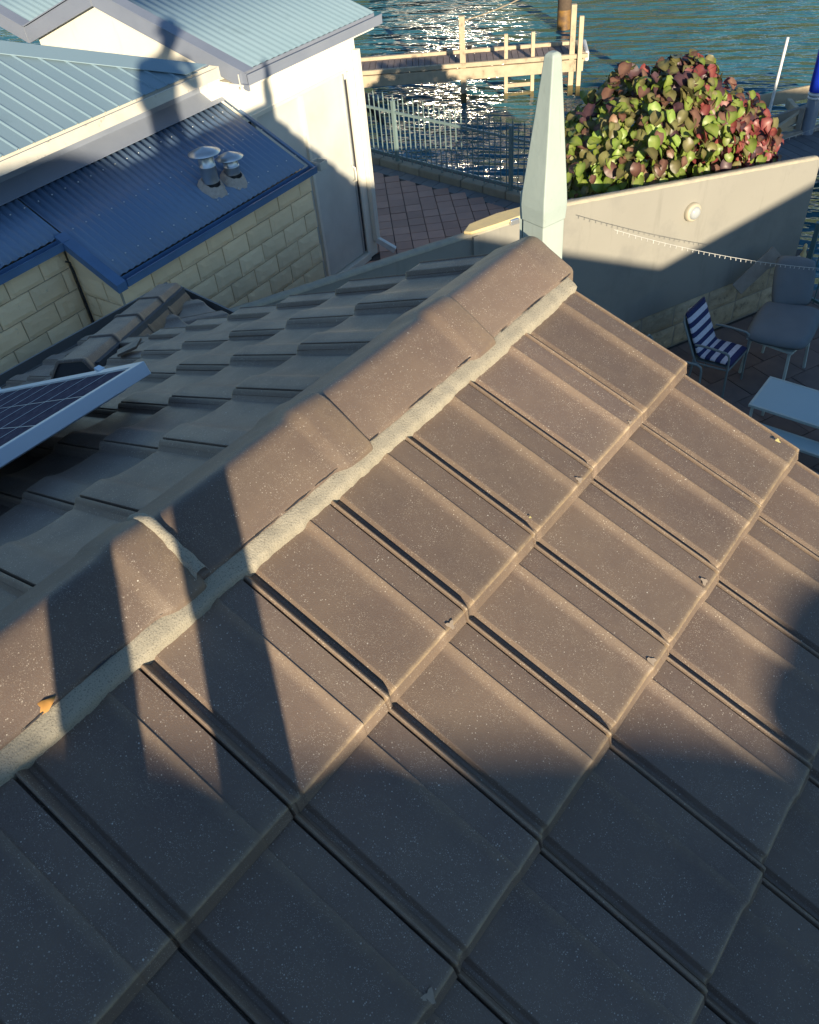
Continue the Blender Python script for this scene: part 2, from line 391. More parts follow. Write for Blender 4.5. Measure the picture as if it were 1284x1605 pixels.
# ------------------------------------------------------------------ own house
house = thing('tiled_house', 'dark brown tiled house roof with mortared ridge and pale green gable finial in the foreground', 'house', (0, -3, ZP))
PROF = [(0, 0, 0), (.016, -6, 0), (.030, -10, 0), (.058, -10, 0), (.074, -6, 0), (.084, -1.5, .03), (.092, -.2, .05), (.12, 0, 0), (.28, -.4, 0), (.45, -.2, 0), (.59, .2, 0), (.612, 1.2, .03), (.634, 3.6, .1), (.656, 7.4, .18), (.674, 10.8, .22), (.682, 12.0, .3), (.688, 12.2, .2), (.694, 9.2, .0), (.715, 8.8, .0), (.76, 8.8, .0),
        (.914, 9.2, .0), (.926, 8.8, .08), (.931, 4, 0), (.932, -8, 0), (.946, -8, 0), (.948, 6.5, .05), (.953, 10.0, .25), (.961, 11.6, .4), (.970, 11.0, .3), (.982, 6.5, .05), (1.0, .2, 0)]
THK = .034
# softer profile on the shaded slope, shaped to lighten the dark rib lines
PROF_SHADE = [(0, 3, 0), (.02, -2, 0), (.045, -6, 0), (.07, -6, 0), (.10, -4, 0), (.16, -4.5, 0), (.28, -4.5, 0), (.42, -2, 0), (.53, 2, 0), (.59, 5.5, 0), (.63, 10, 0), (.66, 13.6, 0), (.69, 15.4, 0), (.74, 16, 0), (.85, 15.4, 0),
        (.905, 14.6, .0), (.918, 13.6, .08), (.923, 8, 0), (.924, 0, 0), (.938, 0, 0), (.940, 9, .1), (.945, 12.0, .3), (.953, 13.4, .4), (.963, 12.6, .3), (.980, 8.8, .05), (1.0, 3.5, 0)]
def tile_mb(a0=0., a1=1., prof=None):
    pr = [p for p in (prof or PROF) if a0 <= p[0] <= a1]
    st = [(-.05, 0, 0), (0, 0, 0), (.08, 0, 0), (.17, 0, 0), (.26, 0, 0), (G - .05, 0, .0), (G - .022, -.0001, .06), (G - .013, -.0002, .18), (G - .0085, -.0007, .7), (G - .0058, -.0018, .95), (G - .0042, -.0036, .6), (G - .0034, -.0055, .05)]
    mb = MB(); att = []; n = len(pr)
    for s_, off, du in st:
        for a, h, d in pr:
            hh = h * .001 + (0.006 - THK) + THK * (s_ / G) + off
            if s_ > G - .04 and h < 0: hh += 0
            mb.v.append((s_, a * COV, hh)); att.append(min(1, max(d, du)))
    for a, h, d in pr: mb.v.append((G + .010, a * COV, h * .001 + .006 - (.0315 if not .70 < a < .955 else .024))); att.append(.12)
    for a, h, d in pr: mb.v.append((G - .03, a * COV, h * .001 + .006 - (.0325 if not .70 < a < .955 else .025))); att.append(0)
    rows = len(st) + 2
    for i in range(rows - 1):
        for k in range(n - 1):
            mb.f.append([i * n + k, (i + 1) * n + k, (i + 1) * n + k + 1, i * n + k + 1]); mb.sm.append(not (i in (len(st) - 1, len(st)))); mb.mi.append(0)
    # side skirts
    for k, fl in ((0, 0), (n - 1, 1)):
        b0 = len(mb.v)
        for s_, off, du in st:
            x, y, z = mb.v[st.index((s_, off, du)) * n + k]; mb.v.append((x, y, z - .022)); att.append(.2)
        for i in range(len(st) - 1):
            q = [i * n + k, b0 + i, b0 + i + 1, (i + 1) * n + k]
            mb.f.append(q if not fl else q[::-1]); mb.sm.append(False); mb.mi.append(0)
    return mb, att
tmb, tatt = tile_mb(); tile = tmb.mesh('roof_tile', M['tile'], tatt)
def sharpen(me, ang=40):
    me.shade_smooth() if hasattr(me, 'shade_smooth') else None
    try: me.set_sharp_from_angle(angle=R(ang))
    except Exception: pass
sharpen(tile, 27)
wmb, watt = tile_mb(prof=PROF_SHADE); wtile = wmb.mesh('shade_tile', M['tile'], watt); sharpen(wtile, 32)
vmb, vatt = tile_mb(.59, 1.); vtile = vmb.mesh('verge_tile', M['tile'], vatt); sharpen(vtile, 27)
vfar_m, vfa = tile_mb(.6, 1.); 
def jit(k=1.0):
    return Matrix.Translation((random.uniform(-.0015, .0015) * k, random.uniform(-.001, .001) * k, random.uniform(-.0006, .001) * k)) @ Matrix.Rotation(random.uniform(-.004, .004) * k, 4, 'Z') @ Matrix.Rotation(random.uniform(-.003, .003) * k, 4, 'X')
# right slope (sunlit): local x down the slope, y along the ridge
mR = Matrix(((CP, 0, SP, 0), (0, 1, 0, 0), (-SP, 0, CP, 0), (0, 0, 0, 1)))
S0R = .178
for j in range(0, 9):
    for i in range(-4, 7):
        y = -COV * (7 - i); x = S0R + G * j
        if y < -2.75: continue
        if j >= 4 and i < 4: pass
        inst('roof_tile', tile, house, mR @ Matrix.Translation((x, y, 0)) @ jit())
# left slope (own shade)
mL = Matrix(((-CP, 0, -SP, 0), (0, -1, 0, 0), (-SP, 0, CP, 0), (0, 0, 0, 1)))
S0L = .107
HIP0 = V((-2.10, -.40, -2.10 * T)); HIPD = V((-.609, .743, -.28)).normalized()
HZ = V((0, 0, 1)).cross(HIPD).normalized()                       # horizontal, to the left of the hip seen from above
hipn = V((-HIPD.y, HIPD.x, 0)).normalized()
def side_of_hip(p): return (p - HIP0).dot(V((HIPD.y, -HIPD.x, 0)))   # >0: right of the hip line (towards +x,+y)
hip_out = V((HIPD.y, -HIPD.x, 0)).normalized()
EAVE_S = 3.6
for j in range(0, 10):
    for k in range(-2, 14):
        y1 = .2115 + COV * k if False else -.03 + COV * (1 + k) - COV       # ridge-side start of the tile (its +y edge)
        ystart = -.03 + COV * 0 + COV * (k - 9)
        if ystart > 2.1 or ystart < -2.1: continue
        x = S0L + G * j
        cx = -(x + G / 2) * CP; cy = ystart - COV / 2
        if j > 4 and cy < -1.45: continue
        if cy > -.03:
            p = V((cx, cy, 0))
            if side_of_hip(p) > .22: continue
            if x * CP < 1.8: continue
        W_ = mL @ Matrix.Translation((x, -ystart, 0)) @ jit(1.3)
        if cy > -.3 and abs(side_of_hip(V((cx, cy, 0)))) < .26 and x * CP > 1.5:
            me = wtile.copy(); inv = W_.inverted(); nrm = (inv.to_3x3() @ hip_out).normalized()
            if clip(me, [(inv @ HIP0, nrm)]) < 4: continue
            inst('roof_tile', me, house, W_)
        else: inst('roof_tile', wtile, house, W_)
    x = S0L + G * j                                                  # narrow verge tiles closing the gable
    if x * CP < 2.1: inst('verge_tile', vtile, house, mL @ Matrix.Translation((x, -.205 + .0, 0)) @ jit())
# small hipped face facing the water
C1 = V((.997, -.078, 0)).normalized(); P1O = HIP0 + HIPD * 1.74 + C1 * .26; H1 = V((.078, .997, 0)).normalized()
N1 = C1.cross(HIPD).normalized(); N1 = N1 if N1.z > 0 else -N1; D1 = N1.cross(C1).normalized(); D1 = D1 if D1.z < 0 else -D1
A1 = N1.cross(D1)                                                  # across
mP = Matrix(((D1.x, A1.x, N1.x, P1O.x), (D1.y, A1.y, N1.y, P1O.y), (D1.z, A1.z, N1.z, P1O.z), (0, 0, 0, 1)))
for j in range(-7, 0):
    for k in range(-7, 9):
        W_ = mP @ Matrix.Translation((G * j + .06, COV * k + .08, 0)) @ jit(1.3)
        c = W_ @ V((G / 2, COV / 2, 0))
        if side_of_hip(c) < -.22 or c.x > -2.0 or c.x < -4.0: continue
        if c.y < .02: continue
        if abs(side_of_hip(c)) < .26:
            me = wtile.copy(); inv = W_.inverted()
            if clip(me, [(inv @ HIP0, (inv.to_3x3() @ -hip_out).normalized())]) < 4: continue
            inst('roof_tile', me, house, W_)
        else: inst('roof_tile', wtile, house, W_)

# ridge caps
CW = [(-.125, -.080), (-.124, -.058), (-.119, -.050), (-.050, -.010), (-.026, .006), (-.012, .012), (0, .0135), (.012, .012), (.026, .006), (.050, -.009), (.119, -.046), (.124, -.055), (.125, -.080)]
def cap_mesh(name, CW, L, collar=.088, rise=.013, lip=.012):
    mb = MB(); att = []; n = len(CW)
    st = [(-.03, -.006), (0, -.001), (.02, 0), (L * .35, .0), (L - collar - .02, .001), (L - collar - .008, .003), (L - collar + .008, rise * .75), (L - collar + .02, rise), (L - .006, rise), (L - .0015, rise - .0015), (L, rise - .004), (L, -.006)]
    cz = -.04
    for idx, (y, off) in enumerate(st):
        for x, z in CW:
            d = V((x * .6, 0, z - cz)); d = d.normalized() if d.length > 1e-6 else V((0, 0, 1))
            mb.v.append((x + d.x * off, y, z + d.z * off))
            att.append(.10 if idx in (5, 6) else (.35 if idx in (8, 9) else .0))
    for i in range(len(st) - 1):
        for k in range(n - 1):
            mb.f.append([i * n + k, i * n + k + 1, (i + 1) * n + k + 1, (i + 1) * n + k][::-1]); mb.sm.append(True); mb.mi.append(0)
    me = mb.mesh(name, M['tile'], att); sharpen(me, 55); return me
capm = cap_mesh('ridge_cap', CW, .462)
cap_end = cap_mesh('ridge_cap_end', CW, .462, .088, .0015)
for q in range(-2, 4):
    y1 = -1.285 + .4625 * q - (.075 if q == 3 else 0)
    L_ = .462
    inst('ridge_cap', capm if q < 3 else cap_end, house, Matrix.Translation((random.uniform(-.002, .002), y1 - .462, random.uniform(-.001, .001))) @ Matrix.Rotation(random.uniform(-.005, .005), 4, 'Z') @ Matrix.Rotation(-.004, 4, 'X'))
# mortar bedding on both sides, ragged lower edge
def mortar(side, s_in, s_out, y0, y1, name='mortar_bed'):
    mb = MB(); att = []; ny = int((y1 - y0) / .006); ns = 7
    for i in range(ny + 1):
        y = y0 + (y1 - y0) * i / ny
        e = s_out + .0025 * (noise.noise((y * 9, 3.1 * side, 0))) + .003 * noise.noise((y * 40, 7, side)) + .002 * noise.noise((y * 130, 2, side))
        ein = s_in
        for k in range(ns):
            f_ = k / (ns - 1)
            s_ = ein + (e - ein) * min(1, f_ * 1.2) if k < ns - 1 else e + .005
            h = .000 + .003 * noise.noise((y * 30, s_ * 30, side)) - .006 * f_
            if k == ns - 2: h -= .003
            if k == ns - 1: h = -.038
            if k == 0: h = -.012 + .006 * noise.noise((y * 60, 4, side))
            m_ = mR if side > 0 else mL
            mb.v.append(tuple(m_ @ V((s_, y if side > 0 else -y, h))))
    for i in range(ny):
        for k in range(ns - 1):
            q = [i * ns + k, i * ns + k + 1, (i + 1) * ns + k + 1, (i + 1) * ns + k]
            mb.f.append(q if side > 0 else q[::-1]); mb.sm.append(True); mb.mi.append(0)
    return mb.obj(name, M['mortar'], house)
mortar(1, .122, S0R - .004, -2.7, -.005)
mortar(-1, .10, .128, -2.7, -.02)
# hairline gaps where the bedding has shrunk away from the caps
rnd_c = random.Random(4); cb = MB(); yc = -2.3
while yc < -.03:
    ln_ = rnd_c.uniform(.02, .13); n_ = max(3, int(ln_ / .008)); vs = []
    for i in range(n_ + 1):
        y_ = yc + ln_ * i / n_; s_c = .1375 + .0025 * noise.noise((y_ * 25, 1, 1)) + .0012 * noise.noise((y_ * 120, 4, 1)); w_c = .0016 * math.sin(math.pi * i / n_) * rnd_c.uniform(.5, 1.3)
        vs += [tuple(mR @ V((s_c - w_c, y_, .0045))), tuple(mR @ V((s_c + w_c, y_, .0035)))]
    cb.add(vs, [(2 * i, 2 * i + 1, 2 * i + 3, 2 * i + 2) for i in range(n_)])
    yc += ln_ + rnd_c.uniform(.01, .11)
cb.obj('bedding_crack', M['dark_gap'], house)
# mortar bead pressed along one cap joint
mb = MB(); n_ = 26; vs = []
for i in range(n_ + 1):
    t_ = i / n_; x = -.06 + .185 * t_
    z = .034 - abs(x) * .53 if abs(x) > .02 else .034 - .53 * .02 + (.02 - abs(x)) * .3
    wd_ = .013 + .004 * noise.noise((x * 60, 0, 3)) + .006 * max(0, t_ - .6)
    for q, hh in ((-.5, -.012), (-.32, .001), (0, .003), (.32, .001), (.5, -.014)):
        vs.append((x, -1.280 + q * wd_ * 2.0 + .002 * noise.noise((x * 90, 5, q)), z + hh + .002 * noise.noise((x * 70, q * 9, 1))))
mb.add(vs, [(i * 5 + k, (i + 1) * 5 + k, (i + 1) * 5 + k + 1, i * 5 + k + 1) for i in range(n_) for k in range(4)], True)
mb.obj('joint_mortar', M['mortar'], house)
# hip caps: flat-topped, bevelled sides, with an open dark end
HW = [(-.125, -.105), (-.122, -.085), (-.062, .010), (-.052, .017), (.052, .017), (.062, .010), (.122, -.085), (.125, -.105)]
hcap = cap_mesh('hip_cap', HW, .41, .035, .010)
hx = V((HIPD.y, -HIPD.x, 0)).normalized(); hz = hx.cross(HIPD).normalized()
if hz.z < 0: hz = -hz; 
hx = HIPD.cross(hz).normalized()
for q in range(4):
    # the overlap collar sits at the uphill end of the next piece, so turn the caps to run uphill
    p = HIP0 + HIPD * (.05 + .41 * (q + 1)) + V((0, 0, .062))
    mw = Matrix(((-hx.x, -HIPD.x, hz.x, p.x), (-hx.y, -HIPD.y, hz.y, p.y), (-hx.z, -HIPD.z, hz.z, p.z), (0, 0, 0, 1)))
    inst('hip_cap', hcap, house, mw)
# dark plate for the shade inside the open cap end; bedding under the caps
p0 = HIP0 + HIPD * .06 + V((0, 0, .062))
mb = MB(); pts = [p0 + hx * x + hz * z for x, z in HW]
mb.poly(pts, .02, HIPD); mb.obj('hip_end_shade', M['timber_dark'], house)
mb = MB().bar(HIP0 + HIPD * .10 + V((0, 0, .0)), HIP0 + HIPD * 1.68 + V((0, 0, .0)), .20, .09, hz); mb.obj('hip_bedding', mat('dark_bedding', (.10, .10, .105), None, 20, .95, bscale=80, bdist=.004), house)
# broken tile chip left beside the hip
mb = MB().poly([(-1.95, -.22, -.85), (-1.86, -.14, -.80), (-1.82, -.20, -.80), (-1.87, -.27, -.82)], .012); mb.obj('tile_chip', M['tile'], house, att=[0.1] * 8)

# finial
fi = MB(); fx, fy = -.034, .13
rotf = Matrix.Rotation(R(-14), 3, 'Z')
def ring(hw, z, dx=0.): return [rotf @ V((sx * hw, sy * hw, 0)) + V((fx + dx, fy, z)) for sx, sy in ((-1, -1), (1, -1), (1, 1), (-1, 1))]
rings = [ring(.043, -.55), ring(.040, .010), ring(.0425, .014), ring(.0445, .055), ring(.043, .085), ring(.0155, .418, .010), ring(.013, .425, .010), ring(.008, .428, .010)]
vs = [p for r_ in rings for p in r_]; fs = [(i * 4 + k, i * 4 + (k + 1) % 4, (i + 1) * 4 + (k + 1) % 4, (i + 1) * 4 + k) for i in range(len(rings) - 1) for k in range(4)] + [tuple(range(28, 32))]
fi.add(vs, fs); fin = fi.obj('finial', M['pale_paint'], house, bevel=.003)
MB().box((-.092, .132, .0), (.008, .05, .17)).obj('finial_bracket', M['pale_paint'], fin)
# gable: barge boards, gable wall, fascia, gutters and walls of the house
def slope_board(s0, s1, y, th, z0, z1, sgn, name, m):
    p = [V((sgn * s0 * CP, y, -s0 * SP + z1)), V((sgn * s1 * CP, y, -s1 * SP + z1)), V((sgn * s1 * CP, y, -s1 * SP + z0)), V((sgn * s0 * CP, y, -s0 * SP + z0))]
    return MB().poly(p, th, (0, 1, 0)).obj(name, m, house)
slope_board(.02, 4.5, -.06, .045, -.24, -.045, 1, 'barge_board', M['timber_dark'])
slope_board(.02, 2.3, -.06, .045, -.24, -.045, -1, 'barge_board', M['timber_dark'])
wm = M['white_wall']
MB().poly([(-2.2, -.35, ZP), (3.75, -.35, ZP), (3.75, -.35, -3.75 * T - .12), (0, -.35, -.12), (-2.2, -.35, -2.2 * T - .12)], .2, (0, -1, 0)).obj('gable_wall', wm, house)
MB().para((3.55, -14, ZP), (.2, 0, 0), (0, 13.5, 0), (0, 0, 3.2)).obj('side_wall', wm, house)
MB().poly([(-3.0, .7, ZP), (-3.0, -14, ZP), (-2.8, -14, ZP), (-2.8, .7, ZP)], 3.4, (0, 0, 1)).obj('side_wall', wm, house)
MB().poly([(-3.0, .72, ZP), (-2.2, .72, ZP), (-2.2, .52, ZP), (-3.0, .52, ZP)], 3.4, (0, 0, 1)).obj('end_wall', wm, house)
# sarking boards under both slopes keep the daylight out between tiles
for sgn, s1, ya, yb in ((1, 4.5, -9, -.07), (-1, 3.5, -9, -.07)):
    MB().poly([(0, ya, -.075), (0, yb, -.075), (sgn * s1 * CP, yb, -s1 * SP - .075), (sgn * s1 * CP, ya, -s1 * SP - .075)], .03).obj('roof_underlay', M['dark_gap'], house)
hA, hB = HIP0 + V((0, 0, -.09)), HIP0 + HIPD * 1.75 + V((0, 0, -.09))
MB().poly([(-2.0, -.42, -2.0 * T - .09), hA, hB, (-3.15, -.42, -3.15 * T - .09)], .03).obj('roof_underlay', M['dark_gap'], house)
q1 = P1O + C1 * .55 + V((0, 0, -.09)); q2 = q1 - D1 * 1.5
MB().poly([hA, hA + C1 * .6, q1, P1O - C1 * .2 + V((0, 0, -.09))], .03).obj('roof_underlay', M['dark_gap'], house)
# rest of the roof behind the camera, one sheet of tile texture per slope with courses
def far_slope(sgn, y0, y1, s0, s1, name):
    mb = MB(); att = []
    s_ = s0; n = int((s1 - s0) / G)
    for q in range(n + 1):
        a, b = s0 + q * G, s0 + (q + 1) * G
        for s__, h in ((a, -.022), (b, .006), (b, -.02)):
            for y in (y0, y1):
                mb.v.append((sgn * (s__ * CP + h * SP), y, -s__ * SP + h * CP)); att.append(0)
    m_ = (n + 1) * 3
    for i in range(m_ - 1):
        qd = [i * 2, (i + 1) * 2, (i + 1) * 2 + 1, i * 2 + 1]; mb.f.append(qd if sgn > 0 else qd[::-1]); mb.sm.append(False); mb.mi.append(0)
    o = mb.obj(name, M['tile'], house, att=att); return o
far_slope(1, -9, -2.66, .178, 4.3, 'rear_tiles'); far_slope(-1, -9, -2.20, .107, 3.4, 'rear_tiles')
# gutters
def gutter(p, q, out, name, m, parent, w_=.11, h_=.09):
    p, q, out = V(p), V(q), V(out).normalized(); t = .004
    pr = [(0, 0), (0, -h_), (w_, -h_), (w_, 0), (w_ + .012, 0), (w_ + .012, -.008), (w_ + t, -.010), (w_ + t, -h_ - t), (-t, -h_ - t), (-t, 0)]
    mb = MB(); vs = []
    for e in (p, q): vs += [e + out * a + V((0, 0, b)) for a, b in pr]
    n = len(pr); fs = [(k, (k + 1) % n, n + (k + 1) % n, n + k) for k in range(n)] + [tuple(range(n)), tuple(reversed(range(n, 2 * n)))]
    if (q - p).cross(out).z < 0: fs = [f[::-1] for f in fs]
    mb.add(vs, fs); return mb.obj(name, m, parent)
gutter((-3.24, -6, -1.47), (-3.24, 1.0, -1.47), (-1, 0, 0), 'gutter', M['gutter_grey'], house)
gutter(P1O - C1 * .38 + V((0, 0, -.03)) + H1 * .0, P1O + C1 * .48 + V((0, 0, -.03)), H1, 'gutter', M['gutter_grey'], house)
gutter((4.10, -9, -1.95), (4.10, -.02, -1.95), (1, 0, 0), 'gutter', M['steel_trim'], house)
# small crusts, lichen and a fallen leaf
def blob(name, m, parent, c, r, n, seed):
    rnd = random.Random(seed); bm_ = MB(); cN = mR.to_3x3() @ V((0, 0, 1))
    ax = mR.to_3x3() @ V((1, 0, 0)); ay = V((0, 1, 0)); c = V(c)
    pts = [c + (ax * math.cos(a) + ay * math.sin(a)) * r * (.8 + .45 * math.sin(a * 3 + seed) * rnd.uniform(.3, 1)) for a in [2 * math.pi * k / n for k in range(n)]]
    bm_.add(pts + [c + cN * r * .03], [(k, (k + 1) % n, n) for k in range(n)], True)
    return bm_.obj(name, m, parent)
def onR(s_, y, h=.0): return mR @ V((s_, y, h))
blob('lichen_spot', M['lichen'], house, onR(.49, -.705, .008), .0035, 8, 1)
blob('lichen_spot', M['lichen'], house, onR(.81, -.035, .0185), .008, 9, 2)
for j in (1, 2, 3):
    for i in range(0, 7):
        if random.random() < .5 and j < 3:
            blob('pale_crust', M['dropping'], house, onR(S0R + G * j - random.uniform(.008, .02), -COV * (7 - i) + COV * .73 + random.uniform(-.006, .006), .0158), random.uniform(.006, .013), 13, i * 7 + j)
leafc = onR(.128, -1.605, .004)
mb = MB(); pts = [leafc + V((.0, .018 * math.cos(a), .0)) + V((.013 * math.sin(a), 0, .006 * math.sin(a * 2))) for a in [k * math.pi / 5 for k in range(10)]]
tag(MB().add(pts, [tuple(range(10))]) and None, None) if False else None
mb.add(pts + [leafc + V((0, 0, .009))], [(k, (k + 1) % 10, 10) for k in range(10)], True)
tag(mb.obj('fallen_leaf', M['dead_leaf']), 'small orange dead leaf lying on the ridge mortar', 'leaf')

# solar panel, shaded side
sp = thing('solar_panel', 'solar panel with pale blue frame raised over the shaded tiles', 'solar panel', (-1.6, -1.25, -.7))
hT = .132
def onL(s_, y, h): return mL @ V((s_, -y, h))
sA, sB, yA, yB = .835, 2.495, -.735, -1.725
def pframe(s0, s1, y0, y1): 
    o_ = onL(s0, y0, hT - .04); return MB().para(o_, onL(s1, y0, hT - .04) - o_, onL(s0, y1, hT - .04) - o_, onL(s0, y0, hT) - o_)
for a in ((sA, sA + .03, yA, yB), (sB - .03, sB, yA, yB), (sA + .031, sB - .031, yA, yA - .03), (sA + .031, sB - .031, yB + .03, yB)):
    pframe(*a).obj('frame_rail', M['alu'], sp, bevel=.0015)
o_ = onL(sA + .031, yA - .031, hT - .0097)
MB().para(o_, onL(sB - .031, yA - .031, hT - .0097) - o_, onL(sA + .031, yB + .031, hT - .0097) - o_, V((0, 0, .003))).obj('backing_glass', mat('panel_back', (.62, .64, .68), None, 3, .5, spec=.0), sp)
cm_ = MB().box((0, 0, 0), (.154, .154, .0016)).mesh('solar_cell', M['cell'])
for a in range(10):
    for b in range(6):
        inst('solar_cell', cm_, sp, mL @ Matrix.Translation((sA + .031 + .082 + .1595 * a, -(yA - .031 - .078 - .1555 * b), hT - .0065)))
bb = MB()
for b in range(7):
    y_ = yA - .031 - .1555 * b; bb.bar(onL(sA + .032, y_, hT - .0045), onL(sB - .032, y_, hT - .0045), .0022, .0006)
for a in range(11):
    s_ = sA + .032 + .1595 * a; bb.bar(onL(s_, yA - .031, hT - .0045), onL(s_, yB + .031, hT - .0045), .0012, .0006)
bb.obj('cell_grid', M['white_pvc'], sp)
for a in (.35, 1.25):
    for y in (yA - .02, yB + .02): pass
for a in (sA + .3, sB - .35):
    MB().bar(onL(a, yA + .03, hT - .065), onL(a, yB - .6, hT - .065), .04, .04).obj('mounting_rail', M['alu'], sp)
    MB().box(onL(a, yA - .004, hT + .003), (.03, .02, .01)).obj('clamp', M['alu'], sp)
    MB().bar(onL(a, yA - .75, 0.0), onL(a, yA - .75, hT - .08), .03, .03).obj('mounting_foot', M['alu'], sp)

# ------------------------------------------------------------------ neighbour's house
nh = thing('white_house', 'white rendered neighbouring house with pale blue ribbed steel roofs and block-walled annexe', 'house', tuple(nb(0, 0, ZG)))
def corr(name, o, across, down, wdt, lng, pitch, amp, m, parent, planes=(), kind='sine'):
    """ribbed sheet: o top corner, across unit vector, down unit vector"""
    o, across, down = V(o), V(across).normalized(), V(down).normalized(); nrm = across.cross(down).normalized()
    if nrm.z < 0: nrm = -nrm
    mb = MB(); ks = 8 if kind == 'sine' else 1
    xs = []
    n = int(wdt / pitch)
    if kind == 'sine':
        for i in range(n * ks + 1): xs.append((i * pitch / ks, amp / 2 * math.cos(2 * math.pi * i / ks)))
    else:
        for i in range(n + 1):
            b = i * pitch; xs += [(b, 0), (b + pitch * .80, 0), (b + pitch * .86, amp), (b + pitch * .93, amp), (b + pitch * .97, -amp * .35)]
    m_ = len(xs)
    for t in (0, lng):
        for x, h in xs: mb.v.append(tuple(o + across * x + down * t + nrm * h))
    for k in range(m_ - 1):
        q = [k, k + 1, m_ + k + 1, m_ + k]
        if across.cross(down).z > 0: pass
        else: q = q[::-1]
        mb.f.append(q); mb.sm.append(kind == 'sine'); mb.mi.append(0)
    me = mb.mesh(name, m)
    if planes: clip(me, planes)
    ob = inst(name, me, parent, Matrix.Identity(4))
    so = ob.modifiers.new('s', 'SOLIDIFY'); so.thickness = .004; so.offset = -1
    return ob
# main wall with the sliding doors
def nbox(u0, u1, v0, v1, z0, z1, name, m, parent=nh, bevel=0):
    return MB().para(nb(u0, v0, z0), NU * (u1 - u0), NV * (v1 - v0), V((0, 0, z1 - z0))).obj(name, m, parent, bevel=bevel)
nbox(-.20, 0, -.19, 0, ZG, -1.52, 'wall_pier', M['white_wall'])
nbox(-.20, 0, -2.155, -.192, -1.93, -1.52, 'wall_lintel', M['white_wall'])
nbox(-.5, -.205, -2.32, -2.14, ZG, -1.40, 'wall_return', M['white_wall'])
nbox(-4.6, -.202, -.2, -.0, ZG, -1.3, 'wall', M['white_wall'])
# sliding door: frame, two leaves, threshold, handle, side window
MB().para(nb(-.10, -2.14, ZG + .0), NU * .14, NV * 1.94, V((0, 0, .10))).obj('door_sill', M['white_trim'], nh, bevel=.006)
dr = nbox(-.10, -.02, -1.10, -.20, ZG + .12, -1.94, 'door_panel', M['door_blind'])
nbox(-.07, .012, -.232, -.194, ZG + .105, -1.94, 'door_jamb', M['white_trim'])
nbox(-.019, -.006, -.285, -.236, ZG + .14, -2.02, 'door_seal', M['dark_gap'])
nbox(-.019, .004, -.30, -.286, ZG + .12, -1.95, 'door_stile', M['galv'])
nbox(-.05, .016, -1.145, -1.102, ZG + .105, -1.94, 'door_mullion', M['white_trim'])
nbox(-.019, -.008, -1.10, -1.085, ZG + .14, -2.0, 'door_seal', M['dark_gap'])
nbox(-.10, -.025, -1.92, -1.147, ZG + .12, -1.94, 'door_panel', M['door_blind'])
nbox(-.05, .016, -1.962, -1.922, ZG + .105, -1.934, 'door_mullion', M['white_trim'])
nbox(-.08, -.04, -2.12, -1.964, ZG + .2, -1.94, 'window_pane', M['glass'])
nbox(-.05, .016, -2.15, -2.122, ZG + .105, -1.934, 'window_frame', M['white_trim'])
nbox(-.05, .014, -2.15, -.234, -1.938, -1.90, 'door_head', M['white_trim'])
mb = MB().tube([nb(.0, -.335, -3.04), nb(.045, -.335, -3.06), nb(.05, -.335, -3.14), nb(.045, -.335, -3.22), nb(.0, -.335, -3.24)], .012, 8); mb.obj('door_handle', M['yellow_cap'] if False else M['white_trim'], dr)
# downpipe with kicked shoe
mb = MB().para(nb(.01, -.085, ZG + .22), NU * .07, NV * .085, V((0, 0, 2.45))); mb.obj('downpipe', M['white_trim'], nh, bevel=.006)
MB().bar(nb(.045, -.045, ZG + .235), nb(.26, .08, ZG + .06), .085, .075).obj('downpipe_shoe', M['white_pvc'], nh, bevel=.006)
MB().poly([nb(-.2, 0, ZG), nb(-.2, 9, ZG)], None) if False else None
# upper roof: ridge running away from us, right slope over the doors, gable face towards us
ZR, UR = -.74, -1.86; ZE, UE = -1.40, .20; PT = (ZR - ZE) / (UE - UR)
dn = (NU * (UE - UR) + V((0, 0, ZE - ZR))); dl = dn.length
corr('roof_sheet', nb(UR, -2.16, ZR + .0), NV, dn, 2.42, dl - .03, .10, .007, M['steel_pale'], nh)
dn2 = (NU * -1.55 + V((0, 0, -1.55 * PT)))
corr('roof_sheet', nb(UR, -2.16, ZR), NV, dn2, 3.2, dn2.length, .10, .007, M['steel_pale'], nh)
dn3 = (NU * 1.6 + V((0, 0, -1.6 * PT)))                             # next roof plane beyond the valley
corr('roof_sheet', nb(UR - 1.40 - 1.6, -2.16, ZR - 1.40 * PT + 1.6 * PT), NV, dn3, 3.2, dn3.length, .10, .007, M['steel_pale'], nh)
MB().poly([nb(UR - .0, -2.02, ZR - .06), nb(-.02, -2.02, -1.36), nb(-.02, -2.02, -1.6), nb(-3.3, -2.02, -1.9), nb(-3.3, -2.02, ZR - 1.44 * PT - .06)], .15, NV).obj('gable_wall', M['white_wall'], nh)
def barge(u0, z0, u1, z1, v, h=.17, m=M['steel_trim']):
    mb = MB().poly([nb(u0, v, z0), nb(u1, v, z1), nb(u1, v, z1 - h), nb(u0, v, z0 - h)], .03, NV); mb.obj('barge_board', m, nh)
    d_ = (nb(u1, v, z1) - nb(u0, v, z0)).normalized()
    MB().bar(nb(u0, v + .06, z0 + .014), nb(u1, v + .06, z1 + .014), .15, .012, V((0, 0, 1))).obj('barge_capping', m, nh)
barge(UR, ZR + .01, UE + .04, ZE - .0, -2.19); barge(UR - .03, ZR + .01, UR - 1.40, ZR - 1.40 * PT, -2.19)
barge(UR - 1.42, ZR - 1.40 * PT, UR - 3.0, ZR + .2 * PT - .0, -2.19)
MB().bar(nb(UR, -2.1, ZR + .012), nb(UR, 1.0, ZR + .012), .16, .01).obj('ridge_flashing', M['steel_trim'], nh)
gutter(nb(UE - .02, -2.22, ZE + .005), nb(UE - .02, .22, ZE + .005), NU, 'gutter', M['steel_trim'], nh, .11, .10)
